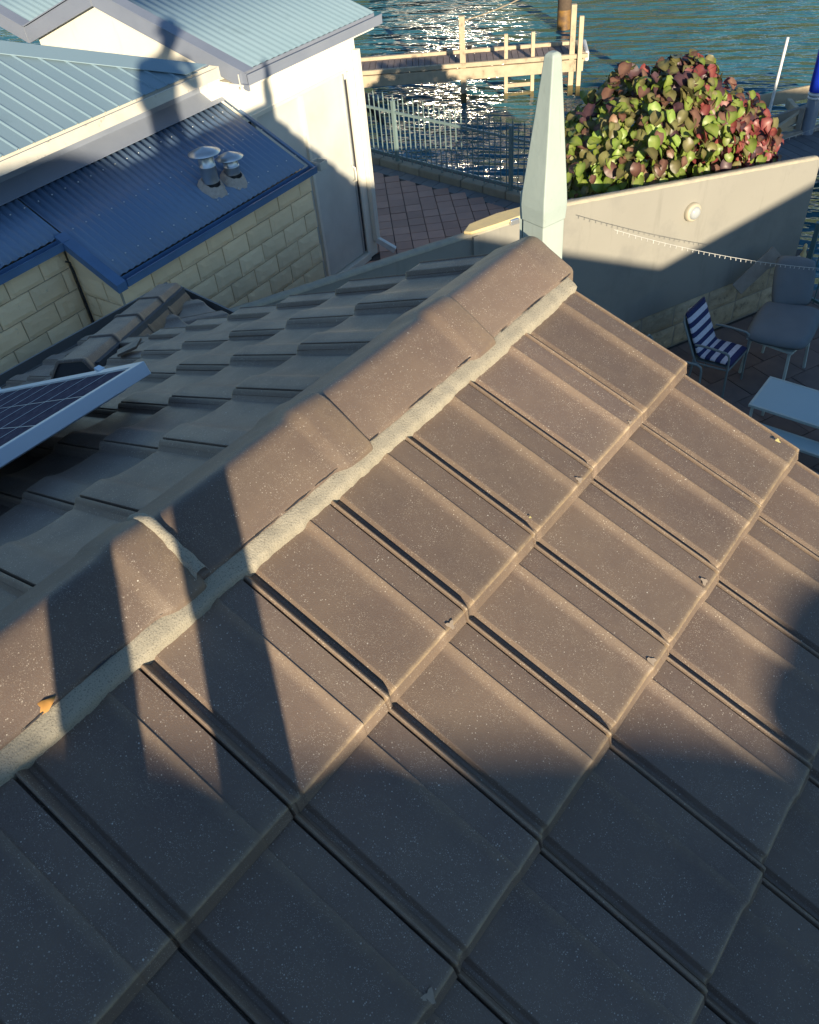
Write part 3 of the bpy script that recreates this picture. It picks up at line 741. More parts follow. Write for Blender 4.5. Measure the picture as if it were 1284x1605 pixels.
MB().para(nb(-.01, -2.2, ZE - .13), NU * .19, NV * 2.40, V((0, 0, .02))).obj('soffit', M['white_wall'], nh)
MB().para(nb(.14, -2.2, ZE - .16), NU * .03, NV * 2.40, V((0, 0, .15))).obj('fascia', M['white_wall'], nh)
MB().poly([nb(-.2, .0, -1.31), nb(-.2, .0, -1.9), nb(-4, .0, -1.9), nb(-4, .0, -1.4), nb(UR, 0, ZR - .07)], .1, -NV).obj('gable_wall', M['white_wall'], nh)
# middle roof: hipped end, wide flashing along the hip
UM, ZM = -.12, -1.33; PM = .345
hs_ = nb(UM, -2.35, ZM); he_ = nb(UM - 4, -6.35, ZM + 4 * PM); hn = (he_ - hs_)
hcut = V((hn.y, -hn.x, 0)).normalized()
if hcut.dot(NV) < 0: hcut = -hcut
dnm = NU * 4 + V((0, 0, -4 * PM))
corr('roof_sheet', nb(UM - 4, -9.0, ZM + 4 * PM), NV, dnm, 6.7, dnm.length, .165, .012, M['steel_pale'], nh, [(hs_ - hcut * .10, hcut)], 'rib')
dnb = NV * 4 + V((0, 0, -4 * PM))
corr('roof_sheet', nb(-9, -6.35, ZM + 4 * PM), NU, dnb, 8.9, dnb.length, .165, .012, M['steel_pale'], nh, [(hs_ + hcut * .10, -hcut)], 'rib')
hd = hn.normalized(); side = hd.cross(V((0, 0, 1))).normalized()
for sg, nv_ in ((1, NU), (-1, NV)):
    s2 = (NU * -1 + V((0, 0, PM))) if sg > 0 else (NV * -1 + V((0, 0, PM)))
    # strip lying on the sheet ribs, .20 m wide measured across the hip
    inward = (-NV if sg > 0 else -NU)
    a, b = hs_ + V((0, 0, .035)), he_ + V((0, 0, .035))
    off_ = inward * .30
    MB().poly([a, b, b + off_ - V((0, 0, .010)), a + off_ - V((0, 0, .010))], .006).obj('hip_flashing', M['steel_pale'], nh)
gutter(nb(UM - .03, -9, ZM + .0), nb(UM - .03, -2.30, ZM + .0), NU, 'gutter', M['gutter'], nh, .12, .10)
MB().para(nb(UM - .03, -2.30, ZM - .11), NU * .13, NV * .012, V((0, 0, .12))).obj('gutter_end', M['gutter'], nh)
nbox(-.55, -.36, -9, -2.16, -2.7, ZM - .09, 'wall', M['white_wall'])
nbox(-.38, -.17, -9, -2.42, ZM - .125, ZM - .105, 'soffit', M['white_wall'])
nbox(-9, -.56, -9, -2.46, ZG, ZM - .12, 'wall', M['white_wall'])
# annexe: blue corrugated lean-to on split-block walls with a notched corner
UA, ZA, PA = .89, -2.25, .5076
VR, VL, VF = -2.15, -4.90, -9.0
UT = -.33; UN = .33
def lean(u): return ZA + PA * (UA - u)
def leanp(u0, u1, v0, v1, name):
    d_ = NU * (u1 - u0) + V((0, 0, -(u1 - u0) * PA)); return corr(name, nb(u0, v0, lean(u0) + .0), NV, d_, v1 - v0, d_.length, .076, .017, M['steel_blue'], nh)
leanp(UT + .10, UA - .02, VL + .02, VR, 'annexe_roof_sheet'); leanp(UT + .10, UN - .02, VF, VL + .01, 'annexe_roof_sheet')
MB().poly([nb(UT - .02, VF, lean(UT) + .04), nb(UT - .02, VR + .02, lean(UT) + .04), nb(UT + .17, VR + .02, lean(UT + .17) + .022), nb(UT + .17, VF, lean(UT + .17) + .022)], .004).obj('apron_flashing', M['steel_trim'], nh)
sc_m = MB()
for u_ in (-.05, .32, .74):
    for k in range(60):
        v_ = VR - .04 - k * .076 * 2
        if v_ < VL and u_ > UN - .05: break
        c_ = nb(u_, v_, lean(u_) + .0165); sc_m.lathe(c_, [(.008, 0), (.007, .006), (.001, .008)], 6)
o_ = sc_m.obj('roofing_screws', M['galv'], nh); o_['kind'] = 'stuff'
MB().para(nb(UT - .025, VF, lean(UT) + .03), NU * .012, NV * (VR - VF), V((0, 0, .10))).obj('apron_upstand', M['steel_trim'], nh)
gutter(nb(UA - .015, VL + .05, ZA - .005), nb(UA - .015, VR + .03, ZA - .005), NU, 'annexe_gutter', M['fascia_blue'], nh, .075, .07)
gutter(nb(UN - .015, VF, lean(UN) - .005), nb(UN - .015, VL + .0, lean(UN) - .005), NU, 'annexe_gutter', M['fascia_blue'], nh, .075, .07)
MB().poly([nb(UN - .02, VL - .07, lean(UN) + .035), nb(UA + .07, VL - .07, lean(UA + .07) + .025), nb(UA + .07, VL + .035, lean(UA + .07) + .025), nb(UN - .02, VL + .035, lean(UN) + .035)], .075).obj('annexe_capping', M['fascia_blue'], nh)
MB().poly([nb(UT, VR - .005, lean(UT) + .012), nb(UA + .05, VR - .005, lean(UA + .05) + .012), nb(UA + .05, VR + .03, lean(UA + .05) + .012), nb(UT, VR + .03, lean(UT) + .012)], .03).obj('annexe_edge_trim', M['steel_blue'], nh)
# rain head at the end of the annexe gutter
rh = MB(); c_ = nb(UA + .02, VR + .11, ZA - .0)
for a, b, cc in (((-.07, -.05), (.14, .008), .08), ((-.07, .06), (.14, .008), .08), ((-.07, -.042), (.008, .102), .08), ((.062, -.042), (.008, .102), .08)):
    rh.para(c_ + NU * a[0] + NV * a[1] + V((0, 0, -.07)), NU * b[0], NV * b[1], V((0, 0, cc)))
rh.para(c_ + NU * -.07 + NV * -.05 + V((0, 0, -.075)), NU * .14, NV * .12, V((0, 0, .008))); rh.obj('rain_head', M['gutter'], nh)
# block walls: joints recessed, every block a part
BLH, BLW = .205, .362
def blockwall(org, along, nrm, length, z0, z1, parent, top=None, phase=0., bw=BLW, bh=BLH, m=M['block'], th=.10, name='block', gap=.010, vis=lambda p: True):
    rnd = random.Random(int(abs(org.x * 100)) + 5); meshes = {}
    MB().para(org + V((0, 0, z0)) - nrm * (th + .06), along * length, nrm * (th + .06 - .012), V((0, 0, z1 - z0))).obj('mortar_core', M['block_joint'], parent)
    r_ = 0; z = z1
    while z > z0 + .02:
        zb = max(z - bh, z0); x = -(bw / 2 if r_ % 2 else 0) + phase
        while x < length:
            a, b = max(0, x), min(length, x + bw)
            if b - a > .03 and vis(org + along * (a + b) / 2 + V((0, 0, (z + zb) / 2))):
                key = (round(b - a, 2), round(z - zb, 2))
                if key not in meshes:
                    L_, H_ = b - a - gap, z - zb - gap
                    mb = MB(); nx, nz_ = max(2, int(L_ / .05)), 5
                    vs = []; fs = []
                    for i in range(nx + 1):
                        for k in range(nz_ + 1):
                            u_, w_ = i / nx, k / nz_; e = min(u_, 1 - u_, w_, 1 - w_)
                            h = 0 if e == 0 else .010 + .010 * noise.noise((u_ * 6 + len(meshes) * 3, w_ * 3, 1.5))
                            vs.append((u_ * L_, h, w_ * H_))
                    for i in range(nx):
                        for k in range(nz_):
                            q = (i * (nz_ + 1) + k, (i + 1) * (nz_ + 1) + k, (i + 1) * (nz_ + 1) + k + 1, i * (nz_ + 1) + k + 1); fs.append(q[::-1])
                    mb.add(vs, fs, False)
                    mb.add([(0, 0, 0), (L_, 0, 0), (L_, 0, H_), (0, 0, H_), (0, -.05, 0), (L_, -.05, 0), (L_, -.05, H_), (0, -.05, H_)], [(0, 1, 5, 4), (1, 2, 6, 5), (2, 3, 7, 6), (3, 0, 4, 7)])
                    meshes[key] = mb.mesh(name, m)
                p = org + along * (a + gap / 2) + V((0, 0, zb + gap / 2)) + nrm * rnd.uniform(-.002, .003)
                mw = Matrix(((along.x, nrm.x, 0, p.x), (along.y, nrm.y, 0, p.y), (0, 0, 1, p.z), (0, 0, 0, 1)))
                inst(name, meshes[key], parent, mw)
            x += bw
        z = zb; r_ += 1
blockwall(nb(UA - .03, VL + .02, 0), NV, NU, VR - VL - .02, -3.95, ZA - .075, nh)
blockwall(nb(UN - .03, -6.3, 0), NV, NU, VL + 6.3 - .03, -3.7, lean(UN) - .075, nh)
blockwall(nb(UN - .03, VL - .01, 0), NU, -NV, UA - UN, -3.7, ZA - .06, nh, bw=.37)
# sloping infill between the return wall top and the raking fascia
MB().poly([nb(UN - .03, VL + .03, ZA - .07), nb(UA - .03, VL + .03, ZA - .07), nb(UN - .03, VL + .03, lean(UN) - .06)], .045, -NV).obj('infill_block', M['block'], nh)
MB().para(nb(UT, VR - .12, ZG), NU * (UA - UT - .06), NV * .10, V((0, 0, 2.1))).obj('annexe_end_wall', M['block'], nh)
MB().tube([nb(UN + .012, VL - .08, lean(UN) - .19), nb(UN + .028, VL - .05, lean(UN) - .21), nb(UN + .03, VL - .045, lean(UN) - .30), nb(UN + .03, VL - .045, -3.7)], .009, 8).obj('drain_pipe', M['dark_plastic'], nh)
# flue pipes through the lean-to
def flue(u, v, h, r, capr, label):
    z0 = lean(u) - .03; b = nb(u, v, z0); t = thing('flue_pipe', label, 'flue', tuple(b), 'metal flues on the blue annexe roof')
    MB().lathe(b, [(r * .93, 0), (r * .93, .10)], 20).obj('pipe_collar', M['dark_plastic'], t)
    MB().lathe(b, [(r, .10), (r * 1.0, h * .62), (r * 1.04, h * .625), (r * 1.04, h * .65), (r * .97, h * .66), (r * .97, h * .86)], 24).obj('pipe', M['galv'], t)
    MB().lathe(b + V((0, 0, h * .86)), [(r * .9, 0), (r * .9, .0), (r * .45, .02), (.001, .02)], 24).obj('pipe_throat', M['dark_plastic'], t)
    ct = b + V((0, 0, h * .95))
    MB().lathe(ct, [(.001, .055), (capr * .55, .030), (capr, .0), (capr * .99, -.004), (capr * .5, .018), (.001, .03)], 32).obj('conical_cap', M['galv'], t)
    for k in range(3):
        a = k * 2.09 + .4; d_ = V((math.cos(a), math.sin(a), 0))
        MB().bar(b + d_ * r * .98 + V((0, 0, h * .70)), ct + d_ * r * .98 + V((0, 0, .02)), .012, .004, d_).obj('cap_strap', M['galv'], t)
    mb = MB(); n = 26; rings_ = []
    for rr_, hh in ((1.08, .075), (1.30, .055), (1.5, .025), (1.62, .0)):
        for k in range(n):
            a = 2 * math.pi * k / n; q = rr_ * r * (1 + .16 * noise.noise((math.cos(a) * 2 + u, math.sin(a) * 2 + v, rr_ * 2)))
            du, dv = q * math.cos(a), q * math.sin(a)
            rings_.append(nb(u + du, v + dv, lean(u + du) + hh + .012 * noise.noise((du * 40, dv * 40, v))))
    mb.add(rings_, [(i * n + k, i * n + (k + 1) % n, (i + 1) * n + (k + 1) % n, (i + 1) * n + k) for i in range(3) for k in range(n)], True)
    mb.obj('putty_skirt', M['flashing'], t)
flue(.60, -3.31, .40, .080, .158, 'taller galvanised flue pipe with conical cap on the blue annexe roof')
flue(.63, -3.03, .27, .078, .140, 'shorter galvanised flue pipe on the blue annexe roof, nearer the doors')

# ------------------------------------------------------------------ boundary wall
bw_ = thing('boundary_wall', 'beige painted boundary wall on rough limestone blocks, half in shadow', 'wall', tuple(wl(-4, 0, ZP)))
S1 = -3.75                                                        # where the top starts to rake down to the water
top = [(-12, -2.62), (S1, -2.61), (0, -3.06)]
mb = MB().poly([wl(-12, 0, -4.38), wl(.06, 0, -4.38), wl(.06, 0, -3.08), wl(S1, 0, -2.625), wl(-12, 0, -2.635)], .085, -WN); mb.obj('rendered_face', M['wall_beige'], bw_, bevel=.004)
for a, b in ((top[0], top[1]), (top[1], top[2])):
    n = int((b[0] - a[0]) / .05); mb = MB(); vs = []
    for i in range(n + 1):
        s_ = a[0] + (b[0] - a[0]) * i / n; z = a[1] + (b[1] - a[1]) * i / n
        for q, hh in ((.010, -.018), (.006, .006), (-.02, .012), (-.045, .013), (-.07, .010), (-.088, .004), (-.09, -.02)):
            vs.append(wl(s_, q + .004 * noise.noise((s_ * 9, q * 20, 0)), z + hh + .006 * noise.noise((s_ * 14, q * 30, 2))))
    mb.add(vs, [(i * 7 + k, i * 7 + k + 1, (i + 1) * 7 + k + 1, (i + 1) * 7 + k)[::-1] for i in range(n) for k in range(6)], True); mb.obj('wall_coping', M['wall_top'], bw_)
mb = MB().para(wl(-4.86, .0, -4.4), WD * .055, WN * .035, V((0, 0, 1.775))); mb.obj('wall_rib', M['wall_beige'], bw_)
mb = MB(); pts = [wl(-4.93, -.04, -2.60), wl(-4.88, .02, -2.60), wl(-4.60, .025, -2.60), wl(-4.20, .012, -2.60), wl(-4.10, -.16, -2.60), wl(-4.45, -.19, -2.60), wl(-4.80, -.15, -2.60)]
MB().poly(pts, .03, (0, 0, 1)).obj('yellow_cap_slab', M['yellow_cap'], bw_, bevel=.008)
MB().box(wl(-4.38, .03, -2.60), (.10, .04, .05), rw.to_3x3()).obj('cap_bracket', M['galv'], bw_, bevel=.004)
# limestone base courses
MB().para(wl(-8, -.13, ZP - .02), WD * 8.1, WN * .10, V((0, 0, .64))).obj('mortar_core', M['block_joint'], bw_)
rnd = random.Random(3)
for r_ in range(2):
    x = -5.2 + (.25 if r_ else 0)
    while x < -.05:
        L_ = rnd.uniform(.42, .58); L_ = min(L_, .08 - x)
        if L_ < .1: break
        mb = MB(); nx, nz_ = 8, 6; H_ = .292
        vs = [(i / nx * (L_ - .018), (0 if min(i, nx - i, k, nz_ - k) == 0 else .022 + .018 * noise.noise((i * .5 + x * 9, k * .5, r_ * 5.))), k / nz_ * H_) for i in range(nx + 1) for k in range(nz_ + 1)]
        mb.add(vs, [(i * 7 + k, (i + 1) * 7 + k, (i + 1) * 7 + k + 1, i * 7 + k + 1) for i in range(nx) for k in range(nz_)], True)
        p = wl(x, -.028, ZP + .305 * r_ + .006)
        mw = Matrix(((WD.x, WN.x, 0, p.x), (WD.y, WN.y, 0, p.y), (0, 0, 1, p.z), (0, 0, 0, 1)))
        me = mb.mesh('limestone_block', M['limestone']); me.flip_normals(); inst('limestone_block', me, bw_, mw)
        x += L_
# round bulkhead lamp on the wall
bl = thing('wall_lamp', 'round cream bulkhead lamp on the sunlit beige wall', 'lamp', tuple(wl(-1.95, .0, -3.18)))
lc = wl(-1.95, .0, -3.18)
MB().lathe(lc, [(.105, 0), (.108, .03), (.10, .055), (.078, .066), (.074, .060)], 28, ax=WN).obj('lamp_ring', M['lamp_ring'], bl)
MB().lathe(lc, [(.076, .055), (.070, .078), (.05, .094), (.025, .101), (.001, .103)], 24, ax=WN).obj('lamp_cover', M['lamp_glass'], bl)
# string of lights in front of the wall
def light_string(name, pts, label, nb_, drop=.03, r=.0028):
    t = thing(name, label, 'string lights', tuple(pts[0]))
    MB().tube(pts, r, 5).obj('wire', M['bulb'], t)
    L_ = [0]
    for a, b in zip(pts, pts[1:]): L_.append(L_[-1] + (b - a).length)
    for k in range(nb_):
        d_ = L_[-1] * (k + .5) / nb_; i = max(j for j in range(len(L_) - 1) if L_[j] <= d_); f_ = (d_ - L_[i]) / (L_[i + 1] - L_[i]); p = pts[i].lerp(pts[i + 1], f_)
        MB().tube([p, p + V((random.uniform(-.006, .006), random.uniform(-.006, .006), -drop))], [.003, .0045], 5).obj('bulb', M['bulb'], t)
sa, sb = V((-2.20, 5.15, -2.56)), V((-.70, 8.30, -4.02))
pts = [sa.lerp(sb, t) - V((0, 0, .22 * 4 * t * (1 - t) * .35)) for t in [i / 24 for i in range(25)]]
light_string('light_string', pts, 'thin white string of small lights hanging before the shaded wall', 44)

# ------------------------------------------------------------------ fences
def fence_run(t, p, q, h, m, m_post, posts, gap=.11, spear=True, rail_top=.16, rail_z=.08, pm_name='picket', hide=lambda s: False):
    p, q = V(p), V(q); d_ = (q - p); L_ = d_.length; d_ /= L_
    pk = MB(); pk.box((0, 0, h / 2 - .02), (.013, .013, h - .04))
    if spear:
        pk.lathe((0, 0, h - .045), [(.007, 0), (.016, .03), (.006, .055), (.013, .075), (.001, .14)], 6)
    me = pk.mesh(pm_name, m); n = int(L_ / gap)
    for i in range(n):
        s_ = (i + .5) * gap
        if hide(s_): continue
        lift = (0 if (not spear or i % 2) else -.06)
        inst(pm_name, me, t, Matrix.Translation(p + d_ * s_ + V((0, 0, lift + .03))))
    for z in (rail_z, h - rail_top):
        MB().bar(p + V((0, 0, z)), q + V((0, 0, z)), .032, .036).obj('rail', m, t)
    for s_ in posts:
        c = p + d_ * s_; po = MB().box(c + V((0, 0, h / 2)), (.055, .055, h + .02)).obj('post', m_post, t)
        MB().box(c + V((0, 0, h + .016)), (.066, .066, .014)).obj('post_cap', m_post, po)
FB = V((0, 0, ZG + .115))
fe = thing('spear_top_fence', 'spear-topped metal fence on the kerb between terrace and water', 'fence', tuple(KL + FB))
fence_run(fe, KL + KN * .10 + FB, V((-3.2, 8.90, 0)) + KN * .10 + FB, .95, M['fence_pale'], M['fence_pale'], [1.70, 4.1, 6.4])
f2 = thing('pool_fence', 'dark flat-topped metal fence at the water end of the patio', 'fence', tuple(wl(.3, .1, ZP)))
fence_run(f2, wl(.28, .02, ZP), wl(.28, 3.4, ZP), 1.05, M['fence'], M['fence'], [.03, 2.3], spear=False, rail_top=.03)

# ------------------------------------------------------------------ patio furniture
def chair(loc, rz, label, cushion):
    t = thing('patio_chair', label, 'chair', loc, 'patio chairs'); mw = Matrix.Translation(V(loc)) @ Matrix.Rotation(rz, 4, 'Z')
    def P(mb, name, m): 
        mb.v = [tuple(mw @ V(p)) for p in mb.v]; return mb.obj(name, m, t)
    for sy in (-1, 1):
        y = .27 * sy
        P(MB().tube([(.235, y, 0), (.225, y, .35), (.22, y, .56), (.205, y, .61), (.165, y, .632), (0, y, .635), (-.13, y, .63), (-.20, y, .615)], .0135, 8), 'arm_leg', M['chair_frame'])
        P(MB().tube([(-.24, y, 0), (-.20, y, .25), (-.19, y, .42)], .0135, 8), 'rear_leg', M['chair_frame'])
        P(MB().tube([(.225, y * .96, .41), (-.19, y * .96, .38)], .011, 8), 'seat_rail', M['chair_frame'])
    yb = .245
    P(MB().tube([(-.16, -yb, .36), (-.21, -yb, .45), (-.39, -yb, .85), (-.41, -yb * .85, .90), (-.415, 0, .91), (-.41, yb * .85, .90), (-.39, yb, .85), (-.21, yb, .45), (-.16, yb, .36)], .0135, 8), 'back_frame', M['chair_frame'])
    P(MB().tube([(.225, -.26, .41), (.225, .26, .41)], .011, 8), 'front_rail', M['chair_frame'])
    mb = MB(); st = [(.215, .425), (-.18, .40), (-.215, .45), (-.40, .87)]
    vs = [(x, sy * .235, z) for x, z in st for sy in (-1, 1)]
    mb.add(vs, [(2 * i, 2 * i + 1, 2 * i + 3, 2 * i + 2) for i in range(3)]); P(mb, 'sling', M['chair_frame'])
    if cushion:
        path = [V((.235, 0, .455)), V((.18, 0, .463)), V((-.12, 0, .445)), V((-.175, 0, .475)), V((-.235, 0, .60)), V((-.375, 0, .905)), V((-.395, 0, .945))]
        L_ = [0]
        for a, b in zip(path, path[1:]): L_.append(L_[-1] + (b - a).length)
        def at_(d):
            i = max(j for j in range(len(L_) - 1) if L_[j] <= d + 1e-9); return path[i].lerp(path[i + 1], (d - L_[i]) / (L_[i + 1] - L_[i]))
        nst = 15; sub = 3; cu = MB(); tot = L_[-1]; ring_ = []
        for i in range(nst * sub + 1):
            d = tot * i / (nst * sub); c = at_(min(d, tot - 1e-6)); tg = (at_(min(d + .02, tot - 1e-6)) - at_(max(d - .02, 0))).normalized(); nn = V((0, 1, 0)).cross(tg); 
            if nn.z + nn.x < 0: nn = -nn
            thk = .034 * (1 - .35 * abs(math.cos(math.pi * i / (nst * sub)) ) ** 12) * (.86 + .14 * abs(math.sin(math.pi * i / sub / 2.0)))
            e = .232
            for y, f_ in ((-e, 0), (-e * .97, .6), (-e * .8, .95), (-e * .3, 1.05), (e * .3, 1.05), (e * .8, .95), (e * .97, .6), (e, 0), (e * .9, -.5), (-e * .9, -.5)):
                ring_.append(c + V((0, y, 0)) + nn * thk * f_)
        for i in range(nst * sub):
            b = len(cu.v); 
            q = ring_[i * 10:(i + 2) * 10]
            cu.add(q, [(k, (k + 1) % 10, 10 + (k + 1) % 10, 10 + k) for k in range(10)], True, (i // sub) % 2)
        cu.add(ring_[:10], [tuple(range(10))], False, 0); cu.add(ring_[-10:], [tuple(reversed(range(10)))], False, 0)
        bm = None
        P(cu, 'striped_cushion', [M['navy'], M['pale_stripe']])
        o_ = t.children[-1]; wd_ = o_.modifiers.new('w', 'WELD'); wd_.merge_threshold = .0005
        P(MB().tube([(-.38, -.12, .92), (-.42, -.10, .88), (-.44, -.06, .91), (-.42, -.02, .92), (-.38, -.04, .94)], .006, 6), 'cushion_tie', M['bulb'])
    return t
chair((-1.46, 6.735, ZP), R(-2), 'patio chair with navy and white striped cushion by the limestone wall', True)
chair((-1.62, 5.80, ZP), R(4), 'bare metal patio chair mostly hidden behind the roof edge, next to the striped one', False)
chair((-.02, 5.00, ZP), R(96), 'bare metal patio chair just showing below the long glass table', False)
def table(loc, lx, ly, h, rz, name, label, splay=.0):
    t = thing(name, label, 'table', loc); mw = Matrix.Translation(V(loc)) @ Matrix.Rotation(rz, 4, 'Z')
    def P(mb, nm, m, bv=0): mb.v = [tuple(mw @ V(p)) for p in mb.v]; return mb.obj(nm, m, t, bevel=bv)
    P(MB().box((0, 0, h - .004), (lx - .05, ly - .05, .008)), 'glass_top', M['frost'])
    for a, b, s_ in (((0, ly / 2 - .0125, h - .012), (lx, .027, .03), 0), ((0, -ly / 2 + .0125, h - .012), (lx, .027, .03), 0), ((lx / 2 - .0125, 0, h - .012), (.027, ly - .055, .03), 0), ((-lx / 2 + .0125, 0, h - .012), (.027, ly - .055, .03), 0)):
        P(MB().box(a, b), 'top_rail', M['table_frame'], .003)
    for sx in (-1, 1):
        for sy in (-1, 1):
            P(MB().bar((sx * (lx / 2 - .04), sy * (ly / 2 - .04), h - .03), (sx * (lx / 2 - .04 + splay), sy * (ly / 2 - .04 + splay), 0), .028, .028, (1, 0, 0)), 'leg', M['table_frame'])
    return t
table((-.98, 7.36, ZP), .56, .58, .50, R(-7), 'side_table', 'small square glass side table under the grey cushion', .03)
table((-.20, 6.17, ZP), 1.16, .62, .50, R(0), 'long_table', 'long low table with frosted blue glass top and sage frame')
table((-.16, 5.72, ZP), 1.0, .22, .34, R(0), 'low_bench', 'low dark slatted bench tucked under the long glass table')
# big grey folded cushion draped on the side table
gc = thing('grey_lounge_cushion', 'large plain grey cushion folded upright on the small glass table', 'cushion', (-1.0, 7.4, ZP + .5))
def pillow(name, c, ax, ay, lx, ly, th, parent, m, seed=0, taper=0.):
    ax, ay = V(ax).normalized(), V(ay).normalized(); nn = ax.cross(ay).normalized(); mb = MB(); n = 16; vs = []
    for sg in (1, -1):
        for i in range(n + 1):
            for k in range(n + 1):
                a, b = 2 * i / n - 1, 2 * k / n - 1
                e = (1 - abs(a) ** 5) ** .4 * (1 - abs(b) ** 5) ** .4 if abs(a) < 1 and abs(b) < 1 else 0
                ra = 1 - .10 * abs(b) ** 3; rb = (1 - .12 * abs(a) ** 3) * (1 - taper * (a + 1) / 2)
                vs.append(V(c) + ax * a * lx / 2 * ra + ay * b * ly / 2 * rb + nn * sg * th / 2 * (e * (1 + .25 * noise.noise((a * 1.6, b * 1.6, seed)))))
    m1 = (n + 1) ** 2; fs = []
    for i in range(n):
        for k in range(n):
            q = (i * (n + 1) + k, (i + 1) * (n + 1) + k, (i + 1) * (n + 1) + k + 1, i * (n + 1) + k + 1); fs.append(q); fs.append(tuple(m1 + x for x in reversed(q)))
    mb.add(vs, fs, True); o = mb.obj(name, m, parent); wd_ = o.modifiers.new('w', 'WELD'); wd_.merge_threshold = .0005; return o
pillow('seat_cushion', (-.99, 7.42, ZP + .60), (.93, .10, .03), (-.10, .93, .03), .72, .92, .15, gc, M['grey_cushion'], 1)
pillow('back_cushion', (-1.13, 7.93, ZP + .88), (.86, .28, .04), (-.22, .42, .80), .46, .62, .12, gc, M['grey_cushion'], 5, .1)
lb = MB().bar((-1.75, 7.85, -4.35), (-1.48, 8.25, -3.95), .17, .025, (.6, -.5, .5)); tag(lb.obj('leaning_board', M['timber_grey'], bevel=.004), 'short grey board leaning on the wall behind the grey cushion', 'board')
# carved bird ornament hanging near the wall end
orn = thing('hanging_ornament', 'pale carved ornament hanging on the fence corner at the wall end', 'ornament', (-1.28, 8.75, -4.3))
MB().lathe((-1.28, 8.72, -4.42), [(.004, 0), (.02, .08), (.035, .2), (.04, .27), (.02, .32), (.028, .36), (.02, .40), (.001, .42)], 10).obj('figure_body', M['yellow_cap'], orn)
MB().tube([(-1.28, 8.72, -4.17), (-1.40, 8.62, -4.20), (-1.46, 8.58, -4.22)], [.018, .014, .008], 6).obj('figure_arm', M['white_trim'], orn)

# ------------------------------------------------------------------ jetty across the canal water
JZ = -4.8
ja, jb = V((-13.9, 13.6, 0)), V((-9.10, 17.16, 0)); jd = (jb - ja).normalized(); jn = V((-jd.y, jd.x, 0))     # jn away from us
jt = thing('timber_jetty', 'pale timber jetty with plank deck standing in the canal', 'jetty', tuple(ja + V((0, 0, ZW))))
JL = (jb - ja).length; JW = 1.02
bm_ = MB().box((0, 0, 0), (.138, JW, .035)).mesh('deck_board', M['deck']); rj = Matrix((jd, jn, V((0, 0, 1)))).transposed().to_4x4()
for i in range(int(JL / .15)):
    inst('deck_board', bm_, jt, Matrix.Translation(ja + jd * (.075 + .15 * i) + jn * JW / 2 + V((0, 0, JZ + random.uniform(-.004, .004)))) @ rj)
for off in (-.04, JW + .04):
    MB().bar(ja + jn * off + V((0, 0, JZ + .045)), jb + jn * off + jd * .1 + V((0, 0, JZ + .045)), .10, .09).obj('kerb_beam', M['jetty'], jt, bevel=.008)
    MB().bar(ja + jn * off * .92 + V((0, 0, JZ - .15)), jb + jn * off * .92 + V((0, 0, JZ - .15)), .08, .25).obj('side_beam', M['jetty'], jt, bevel=.006)
MB().bar(jb - jd * .02 + V((0, 0, JZ - .0)), jb + jn * JW - jd * .02 + V((0, 0, JZ - .0)), .12, .20).obj('end_beam', M['jetty'], jt, bevel=.02)
MB().bar(jb + jd * .10 + jn * .1 + V((0, 0, JZ - .02)), jb + jn * (JW + .1) + jd * .16 + V((0, 0, JZ - .02)), .10, .22).obj('rubber_fender', M['white_pvc'], jt, bevel=.04, seg=4)
def post(p, zt, wd, name='jetty_post', parent=jt, zb=ZW - .6):
    p = V(p); t_ = MB().box((p.x, p.y, (zt + ZW + .22) / 2), (wd, wd, zt - ZW - .22), rj.to_3x3()).obj(name, M['jetty'], parent, bevel=.006)
    MB().box((p.x, p.y, (ZW + .22 + zb) / 2), (wd * 1.01, wd * 1.01, ZW + .22 - zb), rj.to_3x3()).obj('wet_foot', M['jetty_wet'], t_); return t_
post((-11.37, 15.50, 0), -3.75, .135)
post((-9.02, 16.97, 0) if False else (-9.12, 17.02, 0), -3.92, .10); post((-9.45, 17.95, 0), -3.86, .12) if False else None
post((-9.32, 17.0, 0), -3.70, .12)
# ladder
ld = thing('jetty_ladder', 'timber ladder with two tall posts on the front of the jetty', 'ladder', (-10.4, 16.4, ZW))
la, lb_ = V((-10.60, 16.17, 0)), V((-10.10, 16.55, 0))
for p in (la, lb_):
    st_ = MB().box((p.x, p.y, (ZW + .12 - 4.21) / 2), (.085, .085, -4.21 - ZW - .12), rj.to_3x3()).obj('stile', M['jetty'], ld, bevel=.005)
    MB().box((p.x, p.y, ZW - .05), (.087, .087, .34), rj.to_3x3()).obj('wet_foot', M['jetty_wet'], st_)
for z in (-5.08, -5.30 - .02): MB().bar(la + V((0, 0, z)), lb_ + V((0, 0, z)), .05, .085).obj('rung', M['jetty'], ld, bevel=.005)
MB().bar(la + V((0, 0, -5.52)), lb_ + V((0, 0, -5.52)), .05, .07).obj('rung', M['jetty_wet'], ld)
# short mooring posts on the far edge
for i, s_ in enumerate((2.75, 3.35, 4.25)):
    c = ja + jd * s_ + jn * (JW + .04); tp = thing('mooring_cleat', ('left', 'middle', 'right')[i] + ' dark mooring cleat of three on the far edge of the jetty', 'cleat', tuple(c + V((0, 0, JZ + .09))), 'cleats on the jetty edge')
    MB().box(c + V((0, 0, JZ + .12)), (.07, .07, .06)).obj('cleat_base', M['dark_plastic'], tp, bevel=.005); MB().bar(c - jd * .09 + V((0, 0, JZ + .165)), c + jd * .09 + V((0, 0, JZ + .165)), .04, .03).obj('cleat_horn', M['dark_plastic'], tp, bevel=.01)
